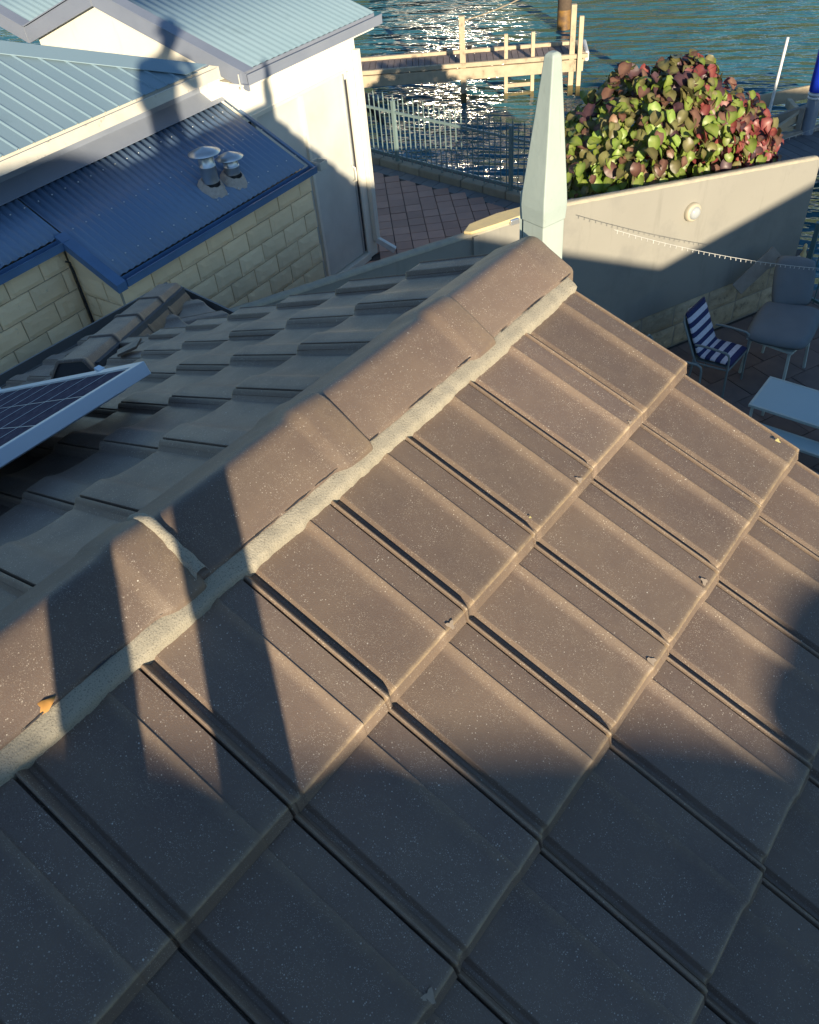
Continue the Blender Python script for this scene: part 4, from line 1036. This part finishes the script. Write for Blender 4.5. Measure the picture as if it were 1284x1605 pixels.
# distant pile and rope
dp = thing('mooring_pile', 'round dark mooring pile with orange growth beyond the jetty', 'pile', (-12.4, 22.0, ZW))
MB().lathe((-12.4, 22.0, ZW - .5), [(.20, 0), (.20, 1.0)], 18).obj('algae_band', M['dark_rust'], dp)
MB().lathe((-12.4, 22.0, ZW + .5), [(.198, 0), (.19, 3.2), (.001, 3.25)], 18).obj('pile_shaft', M['timber_grey'] if False else M['bark'], dp)
ra, rb = V((-11.36, 15.52, -3.86)), V((-12.35, 21.85, -4.15))
MB_r = MB().tube([ra.lerp(rb, t) - V((0, 0, .35 * t * (1 - t) * 4 * .35)) for t in [i / 16 for i in range(17)]], .016, 6)
tag(MB_r.obj('mooring_rope', M['jetty']), 'pale rope strung from the tall jetty post to the dark pile', 'rope')
# small dinghy motor by the house corner
ob = thing('outboard_motor', 'small black outboard motor tilted up behind the fence near the house corner', 'motor', (-13.0, 13.7, ZW))
mc = V((-12.75, 13.55, -5.22)); rm = Matrix.Rotation(.6, 3, 'Y')
MB().box(mc, (.42, .26, .24), rm).obj('cowling', M['dark_plastic'], ob, bevel=.06, seg=3)
MB().bar(mc + V((.1, 0, -.1)), mc + V((.45, .0, -.45)), .10, .13).obj('drive_leg', M['dark_plastic'], ob, bevel=.02)
MB().bar(mc + V((-.1, .05, .05)), mc + V((-.45, .1, .22)), .035, .035).obj('tiller', M['galv'], ob)

# ------------------------------------------------------------------ dock at the right, beyond the wall
dk = thing('grey_dock', 'grey boarded dock seen over the right end of the beige wall', 'dock', (-3, 14, ZW))
da, db = V((-3.75, 13.95, 0)), V((-1.2, 18.1, 0)); dd = (db - da).normalized(); dnn = V((dd.y, -dd.x, 0))
rd = Matrix((dd, dnn, V((0, 0, 1)))).transposed().to_4x4()
dm = MB().box((0, 0, 0), (.19, 1.5, .04)).mesh('dock_board', M['deck_grey'])
for i in range(-8, 22): inst('dock_board', dm, dk, Matrix.Translation(da + dd * (i * .2) + dnn * .80 + V((0, 0, -4.92))) @ rd)
MB().bar(da - dd * .05 + V((0, 0, -4.89)), db + V((0, 0, -4.89)), .10, .14).obj('edge_beam', M['timber_grey'], dk, bevel=.006)
MB().bar(da + dnn * .3 + V((0, 0, -5.05)), db + dnn * .3 + V((0, 0, -5.05)), .2, .2).obj('bearer', M['timber_grey'], dk)
# timber bracket of the mooring pen
mp = thing('boat_mooring', 'triangular timber mooring frame with a pale beam over the water', 'frame', (-3.9, 15.9, ZW))
MB().bar((-4.98, 16.15, -5.05), (-3.2, 18.45, -5.0), .06, .26).obj('pale_beam', M['jetty'], mp, bevel=.01)
MB().bar((-5.4, 15.6, -5.1), (-4.99, 16.14, -5.06), .05, .20).obj('beam_end', M['timber_grey'], mp)
MB().bar((-4.15, 16.75, -5.05), (-3.45, 15.6, -4.95), .09, .16).obj('cross_beam', M['jetty'], mp)
MB().bar((-4.55, 14.35, -5.10), (-3.25, 15.7, -4.72), .07, .28).obj('grey_board', M['timber_grey'], mp)
MB().bar((-3.72, 14.25, -4.88), (-3.20, 15.05, -4.48), .07, .12).obj('brace', M['jetty'], mp)
MB().box((-3.30, 14.75, -4.70), (.09, .10, .52)).obj('stub_post', M['timber_grey'], mp, bevel=.006)
MB().bar((-3.75, 14.2, -4.80), (-3.25, 14.95, -4.80), .05, .06).obj('foot_rail', M['jetty'], mp)
bp = thing('blue_sleeved_pile', 'steel pile with a bright blue plastic sleeve at the right edge', 'pile', (-3.05, 14.95, ZW))
MB().lathe((-3.17, 14.85, ZW - .3), [(.115, 0), (.115, 1.72)], 20).obj('steel_pile', mat('grey_steel_pile', (.30, .36, .44), None, 4, .35, metal=.3), bp)
MB().lathe((-3.17, 14.85, -4.19), [(.105, 0), (.13, .02), (.13, 1.4), (.001, 1.42)], 20).obj('blue_sleeve', M['blue_sleeve'], bp)
for z, r_ in ((-4.24, .135), (-4.30, .128)):
    MB().lathe((-3.17, 14.85, z), [(r_ - .02, 0), (r_, .01), (r_, .035), (r_ - .02, .045)], 16).obj('clamp_band', M['white_pvc'], bp)
wp = thing('white_pole', 'slim white plastic pole standing upright on the dock behind the red bush', 'pole', (-3.72, 14.05, -4.9))
MB().tube([(-3.70, 14.08, -4.92), (-3.66, 14.16, -3.20)], .026, 10).obj('pole_shaft', M['white_pvc'], wp)
pts = [V((-3.6, 12.3, -4.55)).lerp(V((-1.9, 15.6, -4.35)), t) for t in [i / 10 for i in range(11)]]
light_string('dock_light_string', pts, 'string of tiny white lights along the dock edge above the wall', 26, .04, .003)

# ------------------------------------------------------------------ red and green bush behind the wall
def leaf_mesh(mi, sz, seed):
    rnd = random.Random(seed); out = []
    n = 12
    for k in range(n):
        a = 2 * math.pi * k / n
        r_ = .5 * (1 - .16 * math.cos(a) * 0 + .10 * math.cos(2 * a)) ; x = math.cos(a) * r_ * 1.02; y = math.sin(a) * r_ * .96
        if k == 6: x += .13                                          # notch at the stalk
        if k == 0: x += .09                                          # tip
        z = .34 * abs(y) - .38 * x * x + .06 * math.sin(3 * a + seed * 2)
        out.append((x * sz, y * sz, z * sz))
    mid = [(-.2 * sz, 0, -.02 * sz), (0, 0, 0), (.25 * sz, 0, -.02 * sz)]
    vs = out + mid; att = [0.0] * n + [.8, .7, .5]
    fs = [(6, 5, 12), (5, 4, 12), (4, 13, 12), (4, 3, 13), (3, 2, 13), (2, 14, 13), (2, 1, 14), (1, 0, 14), (0, 11, 14), (11, 10, 14), (10, 13, 14), (10, 9, 13), (9, 8, 13), (8, 12, 13), (8, 7, 12), (7, 6, 12)]
    mb = MB(); mb.add(vs, [f[::-1] for f in fs], True)
    mb.v.append((-.36 * sz, 0, 0)); 
    mb.v = mb.v[:-1]
    return mb.mesh('leaf', LEAF[mi], att)
LM = [[leaf_mesh(mi, 1.0, s_) for s_ in (1, 2, 3)] for mi in range(5)]
bush = thing('copper_leaf_bush', 'round-leaved bush, lime green at left turning deep red at right, behind the beige wall', 'shrub', (-3.1, 7.9, ZG))
# lobes: centre, radii
LOBES = [((-3.15, 7.50, -2.86), .88), ((-2.72, 8.15, -2.80), .66), ((-3.50, 7.30, -2.78), .52), ((-2.86, 8.02, -2.30), .44), ((-2.44, 8.65, -3.02), .54), ((-2.30, 8.85, -3.3), .42), ((-3.05, 7.15, -3.05), .55)]
def in_other(p, i):
    for j, (c, r_) in enumerate(LOBES):
        if j != i and (p - V(c)).length < r_ * .86: return True
    return False
cand = []
rnd = random.Random(11)
toC = lambda p: (CAM - p).normalized()
for i, (c, r_) in enumerate(LOBES):
    c = V(c); n = int(3000 * r_ * r_)
    for k in range(n):
        d_ = V((rnd.gauss(0, 1), rnd.gauss(0, 1), rnd.gauss(0, 1))).normalized()
        f_ = 1 + .30 * noise.noise(tuple(d_ * 2.3 + V((i * 5, 0, 0)))) 
        depth = rnd.choice((1, 1, .93, .86, .78, .66))
        p = c + d_ * r_ * f_ * depth * rnd.uniform(.93, 1.05)
        if in_other(p, i) or (p - WO).dot(WN) > -.18 or p.z < -4.3: continue
        # clearance above the raking wall top
        cand.append((p, d_, depth))
sunv = -LD
def vis_score(t): p, d_, dp_ = t; return -(d_.dot(toC(p)) + .5 * (dp_ - 1) + (.3 if p.z > -3.1 else -.6))
cand.sort(key=vis_score)
parts, rest = cand[:295], cand[295:]
def leaf_mw(p, d_, rnd):
    nrm = (d_ * .75 + sunv * .35 + V((0, 0, .35)) + V((rnd.gauss(0, .5), rnd.gauss(0, .5), rnd.gauss(0, .5)))).normalized()
    down = (V((0, 0, -1)) + V((rnd.gauss(0, .4), rnd.gauss(0, .4), 0)) ); tip = (down - nrm * down.dot(nrm)).normalized(); sd_ = nrm.cross(tip)
    s_ = rnd.choice((rnd.uniform(.075, .12), rnd.uniform(.11, .17)))
    return Matrix(((tip.x * s_, sd_.x * s_, nrm.x * s_, p.x), (tip.y * s_, sd_.y * s_, nrm.y * s_, p.y), (tip.z * s_, sd_.z * s_, nrm.z * s_, p.z), (0, 0, 0, 1)))
def leaf_kind(p, rnd):
    # along the wall to the right the foliage turns red; higher leaves mix purple, bronze and olive
    s_ = (p - WO).dot(WD); red = min(1, max(0, (s_ + 1.75) / 1.2 + rnd.gauss(0, .22))); hi = max(0, (p.z + 2.55) / .7)
    x = rnd.random()
    if x < red * .8: return 3 if rnd.random() < .62 else (2 if rnd.random() < .6 else 4)
    if rnd.random() < hi * .75: return rnd.choice((4, 4, 2, 1, 1))
    return rnd.choice((0, 0, 0, 0, 1, 1, 2))
for p, d_, dp_ in parts:
    k = leaf_kind(p, rnd)
    inst('leaf', LM[k][rnd.randrange(3)], bush, leaf_mw(p, d_, rnd))
for mi in range(1):
    mb = MB(); att = []
    for p, d_, dp_ in rest:
        k = leaf_kind(p, rnd); me = LM[k][rnd.randrange(3)]; mw = leaf_mw(p, d_, rnd)
        mb.add([tuple(mw @ v.co) for v in me.vertices], [tuple(f.vertices) for f in me.polygons], True, k); att += [0.] * 12 + [.8, .7, .5]
    o = mb.obj('inner_leaves', LEAF, bush, att=att); o['kind'] = 'stuff'
mb = MB()
for i, (c, r_) in enumerate(LOBES):
    c = V(c); base = V((-3.2 + .1 * i, 7.95 + .08 * i, ZG - .02)); mb.tube([base, base.lerp(c, .5) + V((.08 * (i - 2), .05, 0)), c], [.05, .035, .018], 7)
    for k in range(7):
        d_ = V((rnd.gauss(0, 1), rnd.gauss(0, 1), rnd.gauss(.3, 1))).normalized(); mb.tube([c - V((0, 0, .2)), c + d_ * r_ * .5, c + d_ * r_ * .92], [.016, .010, .005], 5)
mb.obj('branches', M['bark'], bush)

# ------------------------------------------------------------------ far bank (reflected in the canal) and unseen shade-casting houses on the sun side
tag(MB().poly([(-60, 27, -5.0), (-12.5, 44, -5.0), (10, 70, -5.0), (-60, 140, -5.0), (-160, 90, -5.0)], 1.5).obj('far_bank_ground', mat('far_bank_grass', (.06, .09, .03), None, 1, .9)), kind='structure')
def blob_tree(c, h, r_, label, seed):
    t = thing('bank_tree', label, 'tree', c, 'trees on the far bank'); rnd = random.Random(seed); c = V(c)
    MB().tube([c, c + V((.1, 0, h * .45)), c + V((.2, .1, h * .8))], [.28, .2, .08], 8).obj('trunk', M['bark'], t)
    mb = MB()
    for k in range(900):
        d_ = V((rnd.gauss(0, 1), rnd.gauss(0, 1), rnd.gauss(0, 1))).normalized(); rad = rnd.uniform(.55, 1) * (1 + .3 * noise.noise(tuple(d_ * 2)))
        p = c + V((0, 0, h * .62)) + V((d_.x * r_ * rad, d_.y * r_ * rad, d_.z * h * .42 * rad)); a = V((rnd.gauss(0, 1), rnd.gauss(0, 1), rnd.gauss(0, 1))).normalized() * .42; b = a.cross(V((rnd.gauss(0, 1), rnd.gauss(0, 1), rnd.gauss(0, 1)))).normalized() * .36
        mb.add([p - a, p + b, p + a, p - b], [(0, 1, 2, 3)], False)
    mb.obj('crown', LEAFY, t)
LEAFY = mat('bank_foliage', (.07, .095, .025), (.045, .06, .02), .6, .7)
BANK = [(-46, 52, 9.5, 4.5), (-38.5, 56, 11, 5), (-32, 55.5, 9, 4.4), (-26.5, 58, 10, 4.6), (-52, 48, 10, 4.6), (-60, 46, 9, 4.5)]
for i, (x, y, h, r_) in enumerate(BANK):
    x *= .76; y *= .76; h *= .72
    blob_tree((x, y, -5), h, r_, ('leafy green tree on the far canal bank, number %d from the left' % i).replace('number 0', 'inner one') if False else ['tall green tree left of centre on the far bank', 'tallest green tree on the far bank', 'green tree behind the glazed bank house', 'rightmost green tree on the far bank', 'green tree left of the glazed bank house', 'leftmost green tree on the far bank'][i], i + 20)

def bank_house(c, along, L_, Dp, h, label, m, glaze):
    t = thing('bank_house', label, 'house', tuple(c), 'houses on the far bank'); c, along = V(c), V(along).normalized(); back = V((-along.y, along.x, 0))
    if back.y < 0: back = -back
    MB().para(c, along * L_, back * Dp, V((0, 0, h))).obj('wall', m, t)
    MB().poly([c - along * .4 - back * .4 + V((0, 0, h)), c + along * (L_ + .4) - back * .4 + V((0, 0, h)), c + along * (L_ + .4) + back * Dp / 2 + V((0, 0, h + 1.4)), c - along * .4 + back * Dp / 2 + V((0, 0, h + 1.4))], .15).obj('roof', M['block_joint'], t)
    for k in range(4):
        for st_ in (0, 1):
            w0 = c + along * (L_ * (k + .22) / 4) - back * .03 + V((0, 0, 1.0 + 2.9 * st_)); MB().para(w0, along * L_ * .13, back * .05, V((0, 0, 1.5))).obj('window', glaze if False else M['glass'], t)
    return t
bank_house((-45, 33, -5), (.9, .43, 0), 10, 7, 6, 'cream two-storey house on the left of the far bank', M['white_wall'], None)
bank_house((-23.0, 41.5, -5), (.9, .38, 0), 7, 6, 5.5, 'orange-tan two-storey house on the far bank', mat('tan_brick', (.45, .26, .12), (.38, .22, .11), 2, .9), None)

gh = thing('glazed_bank_house', 'modern bank house with an added mirror window that throws the sun onto the canal', 'house', (-27.3, 35.3, -5))
gA, gN = V((.707, .707, 0)), V((.707, -.707, 0))
gc_ = V((-26.6, 36.2, 0))
MB().para(gc_ - gA * 3.2 - gN * 5.0 + V((0, 0, -5)), gA * 6.4, gN * 4.9, V((0, 0, 7.6))).obj('wall', M['white_wall'], gh)
MB().para(gc_ - gA * 1.4 + V((0, 0, -1.3)) - gN * .04, gA * 3.0, gN * .05, V((0, 0, 3.2))).obj('window', M['mirror'], gh)
MB().para(gc_ - gA * 3.5 - gN * 5.3 + V((0, 0, 2.62)), gA * 7.0, gN * 5.5, V((0, 0, .25))).obj('roof', M['steel_trim'], gh)

# unseen houses added behind the camera, rooflines shaped to throw the soft shadow line
RT = V((.5965, .8026, 0)); LH = V((-.8026, .5965, 0)); TN = .23492
def skyp(l, h, D): return RT * l - LH * D + V((0, 0, h + TN * D))
def shade_house(prof, D, label, roofm, zb=ZP):
    c = skyp(prof[len(prof) // 2][0], 0, D); t = thing('sunward_shade_house', label, 'house', (c.x, c.y, zb), 'unseen shade-casting houses on the sun side')
    ridge = [skyp(l, h, D) for l, h in prof]
    for sg in (-1, 1):
        low = [p + LH * (sg * 1.3) - V((0, 0, .9)) for p in ridge]
        mb = MB(); n = len(ridge)
        mb.add(ridge + low, [(i, i + 1, n + i + 1, n + i) for i in range(n - 1)]); o = mb.obj('roof', roofm, t); so = o.modifiers.new('s', 'SOLIDIFY'); so.thickness = .05; so.offset = 1 if sg > 0 else -1
    mb = MB(); base = [V((p.x, p.y, zb)) for p in ridge]; top_ = [p - V((0, 0, .12)) for p in ridge]
    mb.poly(top_ + base[::-1], .25, LH); mb.obj('wall', M['white_wall'], t)
    return t
shade_house([(-7.0, -.06), (-2.05, -.07), (-1.58, -.265), (-1.29, -.36), (-1.0, -.48), (-.64, -.60), (-.34, -.69), (1.62, -1.40), (2.7, -1.86), (4.09, -2.40)], 8.0, 'unseen white house with hipped grey roof added to cast shade on the sun side, sloping down to the right', M['steel_trim'])
shade_house([(3.7, -2.55), (4.09, -2.40), (6.46, -1.87), (9.0, -1.30), (12, -1.9)], 8.4, 'second unseen white house added to cast shade on the sun side, its roof rising away from the first', M['steel_trim'])
ch = thing('roof_vent', 'unseen round metal roof vent, added for its shadow, on the slope of the sunward house', 'vent', tuple(skyp(.25, -.95, 7.6)))  # unseen vent added for the rounded bump in the shadow line
MB().lathe(skyp(.30, -1.35, 7.6), [(.10, 0), (.10, .42), (.27, .46), (.27, .60), (.12, .66), (.001, .68)], 20).obj('vent_cowl', M['galv'], ch)

# ------------------------------------------------------------------ the photographer, standing behind the camera on the sunlit slope
def person():
    t = thing('person', 'person in dark clothes and cap standing on the roof, holding up a phone', 'person', (1.30, -2.03, -1.30 * T + .02))
    Dq = 2.20
    def Q(l, h, off=0.): return RT * l - LH * (Dq + off) + V((0, 0, h + TN * (Dq + off)))
    def floor_h(l, off=0.): p = Q(l, 0, off); return -p.x * T + .03 - TN * (Dq + off)
    J = {}; vs = []; es = []; rs = []
    def jv(name, l, h, off, r_, par=None):
        J[name] = len(vs); vs.append(tuple(Q(l, h, off))); rs.append(r_)
        if par: es.append((J[par], J[name]))
    jv('pelvis', -1.04, .02, 0, (.11, .11)); jv('waist', -1.06, .12, 0, (.16, .16), 'pelvis'); jv('chest', -1.05, .36, -.02, (.21, .21), 'waist'); jv('neckb', -.93, .60, -.05, (.12, .12), 'chest')
    jv('neck', -.88, .68, -.07, (.055, .055), 'neckb'); jv('head', -.80, .80, -.08, (.105, .105), 'neck'); jv('crown', -.79, .90, -.08, (.085, .09), 'head')
    for sd_, lh, lk, lf in (('L', -1.145, -1.150, -1.155), ('R', -.932, -.925, -.92)):
        jv('hip' + sd_, lh, -.07, 0, (.062, .062), 'pelvis'); jv('knee' + sd_, lk, -.60, -.02, (.063, .063), 'hip' + sd_)
        fh = floor_h(lf, 0.05); jv('ankle' + sd_, lf, fh + .07, .05, (.045, .045), 'knee' + sd_); jv('toe' + sd_, lf, fh + .03, -.14, (.035, .03), 'ankle' + sd_)
    jv('shL', -1.17, .55, 0, (.065, .07), 'chest'); jv('elL', -1.19, .26, -.05, (.050, .05), 'shL'); jv('wrL', -1.06, .40, -.27, (.034, .03), 'elL') if False else jv('wrL', -1.14, .02, -.1, (.034, .03), 'elL')
    jv('haL', -1.13, -.06, -.12, (.03, .02), 'wrL')
    jv('shR', -.84, .50, 0, (.065, .07), 'chest'); jv('elR', -.66, .28, -.08, (.048, .048), 'shR'); jv('wrR', -.66, .46, -.24, (.032, .03), 'elR'); jv('haR', -.70, .525, -.27, (.03, .02), 'wrR')
    me = bpy.data.meshes.new('body'); me.from_pydata(vs, es, []); o = bpy.data.objects.new('body', me); link(o, t)
    me.materials.append(M['cloth_dark'])
    sk = o.modifiers.new('skin', 'SKIN'); lay = me.skin_vertices[0]
    for i, r_ in enumerate(rs): lay.data[i].radius = r_
    lay.data[0].use_root = True
    su = o.modifiers.new('sub', 'SUBSURF'); su.levels = 2; su.render_levels = 2
    # fingers of the raised and the hanging hand
    for nm, base, dirv, sdv in (('R', V(vs[J['haR']]), V((-.35, .25, .9)), RT), ('L', V(vs[J['haL']]), V((-.2, .1, -1)), LH)):
        dirv = dirv.normalized()
        for k in range(4):
            b0 = base + sdv * (.022 * (k - 1.5) * .8); ln = (.062, .072, .068, .052)[k]
            MB().tube([b0 - dirv * .02, b0 + dirv * ln * .45, b0 + dirv * ln * .8 + LH * .012, b0 + dirv * ln + LH * .028], [.0095, .009, .008, .006], 7).obj('finger', M['skin'], t)
        MB().tube([base - dirv * .035, base + sdv * .032 - dirv * .0, base + sdv * .042 + dirv * .03], [.011, .010, .007], 7).obj('thumb', M['skin'], t)
    hc = V(vs[J['head']]) + V((0, 0, .03))
    MB().lathe(hc + V((0, 0, .055)), [(.165, -.022), (.15, -.012), (.103, .0), (.098, .05), (.08, .09), (.001, .105)], 22).obj('cap', M['navy'], t)
    MB().lathe(hc + LH * .095 + V((0, 0, -.03)), [(.014, 0), (.010, .035), (.003, .05)], 8).obj('nose', M['skin'], t)
    for s_ in (-1, 1):
        MB().lathe(hc + LH * .086 + RT * .032 * s_ + V((0, 0, .01)), [(.001, -.009), (.008, -.005), (.009, .0), (.008, .005), (.001, .009)], 8).obj('eye', M['white_pvc'], t)
        MB().lathe(hc + RT * .095 * s_ + V((0, 0, -.02)), [(.001, -.03), (.012, -.015), (.014, .01), (.001, .03)], 8).obj('ear', M['skin'], t)
person()
back = -fw
ph = MB().box(CAM + back * .045 - u2 * .01 + r2 * .02, (.16, .075, .009), Matrix((r2, u2, fw)).transposed()).obj('mobile_phone', M['dark_plastic'], bevel=.003)
tag(ph, 'black mobile phone held up in the right hand of the standing person', 'phone')
